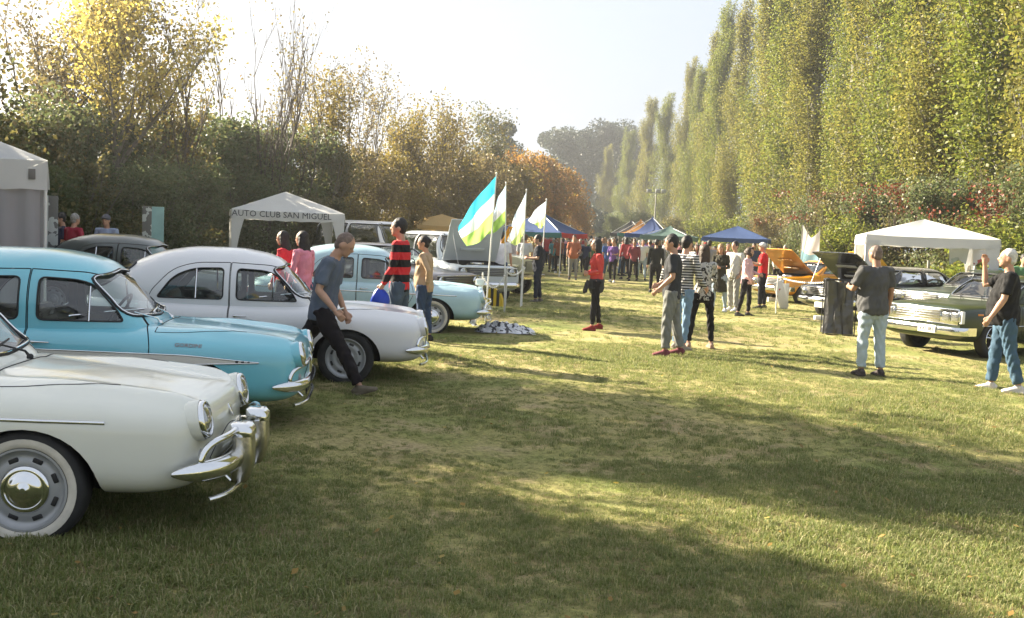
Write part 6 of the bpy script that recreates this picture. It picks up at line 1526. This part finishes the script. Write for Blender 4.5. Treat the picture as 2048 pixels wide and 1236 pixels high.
# ---- the crowd
VAR = []
for k, kw in enumerate((dict(), dict(leg_l=(14, 3, 4), leg_r=(-14, 3, 14), arm_l=(-16, 8, 14, 0), arm_r=(18, 8, 26, 0)), dict(female=True, hair='long', sleeve='long', baggy=.6), dict(female=True, hair='bun', arm_l=(12, 8, 80, 25), arm_r=(10, 8, 75, 25), leg_l=(10, 3, 5), leg_r=(-10, 3, 10), baggy=.7), dict(fat=.7, arm_l=(10, 12, 60, 25), baggy=1.2), dict(sleeve='long', leg_l=(-10, 3, 10), leg_r=(12, 3, 4), arm_r=(20, 10, 60, 10)), dict(bare_legs=True, arm_l=(-8, 10, 30, 0)), dict(cap=True, sleeve='long', fat=.3))):
    VAR.append(human(H=1.75, vox=.024, hands=False, seed=30 + k, **kw))
COL = dict(red=(.34, .045, .05), maroon=(.19, .045, .055), white=(.60, .60, .60), black=(.018, .018, .02), blue=(.06, .12, .30), purple=(.14, .07, .24), grey=(.22, .22, .23), pink=(.60, .28, .33), navy=(.03, .04, .09), rust=(.35, .12, .06), cream=(.50, .46, .38), green=(.07, .16, .08), teal=(.06, .22, .24), tan=(.36, .27, .18), orange=(.55, .22, .04))
TRO = {'black trousers': BLK, 'blue jeans': JEAN, 'grey trousers': GREY, 'pale jeans': LJEAN, 'brown trousers': (.09, .06, .04), 'navy trousers': (.025, .03, .06)}
CR = [ # px, depth, variant, yaw, shirt, trousers, hair, where
    (1112, 44, 0, -95, 'rust', 'black trousers', 'black'), (1140, 41.5, 4, -80, 'rust', 'grey trousers', 'black'), (1163, 42.5, 1, -100, 'navy', 'black trousers', 'grey'), (1213, 40.5, 6, -85, 'blue', 'blue jeans', 'brown'), (1229, 40, 3, -95, 'purple', 'black trousers', 'blond'), (1246, 42, 2, 80, 'red', 'black trousers', 'black'), (1261, 39.5, 5, -92, 'maroon', 'black trousers', 'brown'), (1287, 43, 1, -60, 'white', 'pale jeans', 'black'),
    (1098, 49, 2, -80, 'white', 'black trousers', 'black'), (1126, 50, 0, 90, 'navy', 'black trousers', 'brown'), (1151, 48, 7, -100, 'navy', 'blue jeans', 'black'), (1178, 50, 5, 70, 'cream', 'grey trousers', 'black'), (1201, 47, 3, -90, 'grey', 'black trousers', 'black'), (1220, 52, 4, 100, 'black', 'blue jeans', 'grey'), (1240, 48, 0, -70, 'white', 'blue jeans', 'black'), (1273, 50, 2, -95, 'pink', 'black trousers', 'brown'), (1298, 50, 1, 110, 'grey', 'blue jeans', 'black'), (1322, 44, 5, 20, 'grey', 'grey trousers', 'black'),
    (1088, 57, 5, -60, 'blue', 'black trousers', 'black'), (1105, 60, 3, 100, 'pink', 'blue jeans', 'blond'), (1119, 58, 4, -90, 'white', 'grey trousers', 'black'), (1134, 61, 1, 60, 'black', 'black trousers', 'black'), (1146, 57, 2, -90, 'teal', 'blue jeans', 'black'), (1159, 60, 7, -85, 'red', 'grey trousers', 'grey'), (1171, 58, 0, -95, 'white', 'brown trousers', 'black'), (1187, 62, 5, 90, 'navy', 'black trousers', 'black'), (1208, 58, 2, -70, 'red', 'pale jeans', 'brown'), (1224, 60, 1, -95, 'tan', 'blue jeans', 'black'), (1236, 58, 6, 85, 'green', 'grey trousers', 'black'), (1253, 61, 3, -90, 'white', 'black trousers', 'blond'), (1267, 57, 0, 100, 'maroon', 'blue jeans', 'black'), (1281, 60, 4, -85, 'grey', 'blue jeans', 'grey'), (1311, 57, 2, -90, 'orange', 'black trousers', 'brown'),
    (1093, 72, 0, -90, 'grey', 'brown trousers', 'black'), (1110, 74, 1, 90, 'black', 'grey trousers', 'black'), (1128, 70, 2, -80, 'cream', 'blue jeans', 'blond'), (1153, 73, 5, -90, 'rust', 'blue jeans', 'black'), (1168, 71, 3, 80, 'navy', 'grey trousers', 'black'), (1196, 74, 0, -95, 'maroon', 'grey trousers', 'grey'), (1216, 71, 4, 90, 'blue', 'grey trousers', 'black'), (1245, 72, 1, -85, 'teal', 'black trousers', 'black'), (1262, 74, 2, 95, 'purple', 'blue jeans', 'brown'),
    (1376, 33, 0, 60, 'white', 'navy trousers', 'black'), (1388, 36, 2, -90, 'maroon', 'navy trousers', 'brown'), (1413, 31.5, 1, 100, 'grey', 'navy trousers', 'black'), (1424, 35, 4, -70, 'red', 'navy trousers', 'black'), (1450, 34, 3, -95, 'maroon', 'pale jeans', 'black'), (1348, 36, 5, -60, 'black', 'navy trousers', 'grey'), (1503, 39, 0, -90, 'navy', 'navy trousers', 'black'), (1551, 41, 7, -80, 'white', 'black trousers', 'black'), (1566, 40, 4, -110, 'tan', 'black trousers', 'grey'), (1403, 45, 2, 85, 'cream', 'black trousers', 'black'), (2036, 22.5, 5, -100, 'green', 'black trousers', 'black'), (1935, 27.5, 2, -60, 'cream', 'brown trousers', 'brown')]
_r = random.Random(9); _used = {(a[4], a[5], a[6]) for a in CR}
while len(CR) < 116:
    k_ = (_r.choice(list(COL)), _r.choice(list(TRO)), _r.choice(('black', 'brown', 'grey', 'blond', 'black')))
    if k_ in _used: continue
    _used.add(k_); z_ = _r.uniform(46, 82); CR.append((_r.uniform(1082, 1335) if len(CR) < 106 else _r.uniform(1345, 1425), z_, _r.randrange(8), _r.choice((-90, -80, 90, 100, -60, 180)), *k_))
for i, (px, z, vi, yaw, sh_, tr_, hr) in enumerate(CR):
    rr = random.Random(i); z += rr.uniform(-2.5, 2.5) * (px < 1335 and z < 56); px += rr.uniform(-7, 7) * (px < 1335); P = VAR[vi]; P = dict(P); P['scale'] = rr.uniform(.88, 1.03)
    zone = 'in the distant crowd' if px < 1330 else 'behind the trio' if px < 1600 else 'by the right canopy'
    sex = 'woman' if vi in (2, 3) else 'man'
    assemble(P, (gx(px, z), z, 0), yaw + rr.uniform(-30, 30), '%s haired %s in %s top and %s %s' % (hr, sex, sh_, tr_, zone), [M['skin' if i % 3 else 'skin2'], cloth(COL[sh_]), cloth(TRO[tr_]), cloth(DK if i % 4 else WHT), HAIR[hr], cloth(COL[('white', 'red', 'navy')[i % 3]])], 'distant crowd', face=False)
# ---------------------------------------------------------------- warm evening haze
hm = bpy.data.materials.new('haze'); hm.use_nodes = True; hm.node_tree.nodes.clear()
ho = hm.node_tree.nodes.new('ShaderNodeOutputMaterial'); hv = hm.node_tree.nodes.new('ShaderNodeVolumePrincipled')
hv.inputs['Color'].default_value = (.93, .95, .97, 1); hv.inputs['Density'].default_value = .0013; hv.inputs['Anisotropy'].default_value = .75
hm.node_tree.links.new(hv.outputs[0], ho.inputs['Volume'])
mb = MB(); mb.box((0, 150, 16.0), (420, 400, 34.0)); hz = mb.build('haze', hm, None, 0); tag(hz, 'thin pale evening haze over the field', 'haze', kind='stuff')
bpy.data.scenes.remove(WORK)
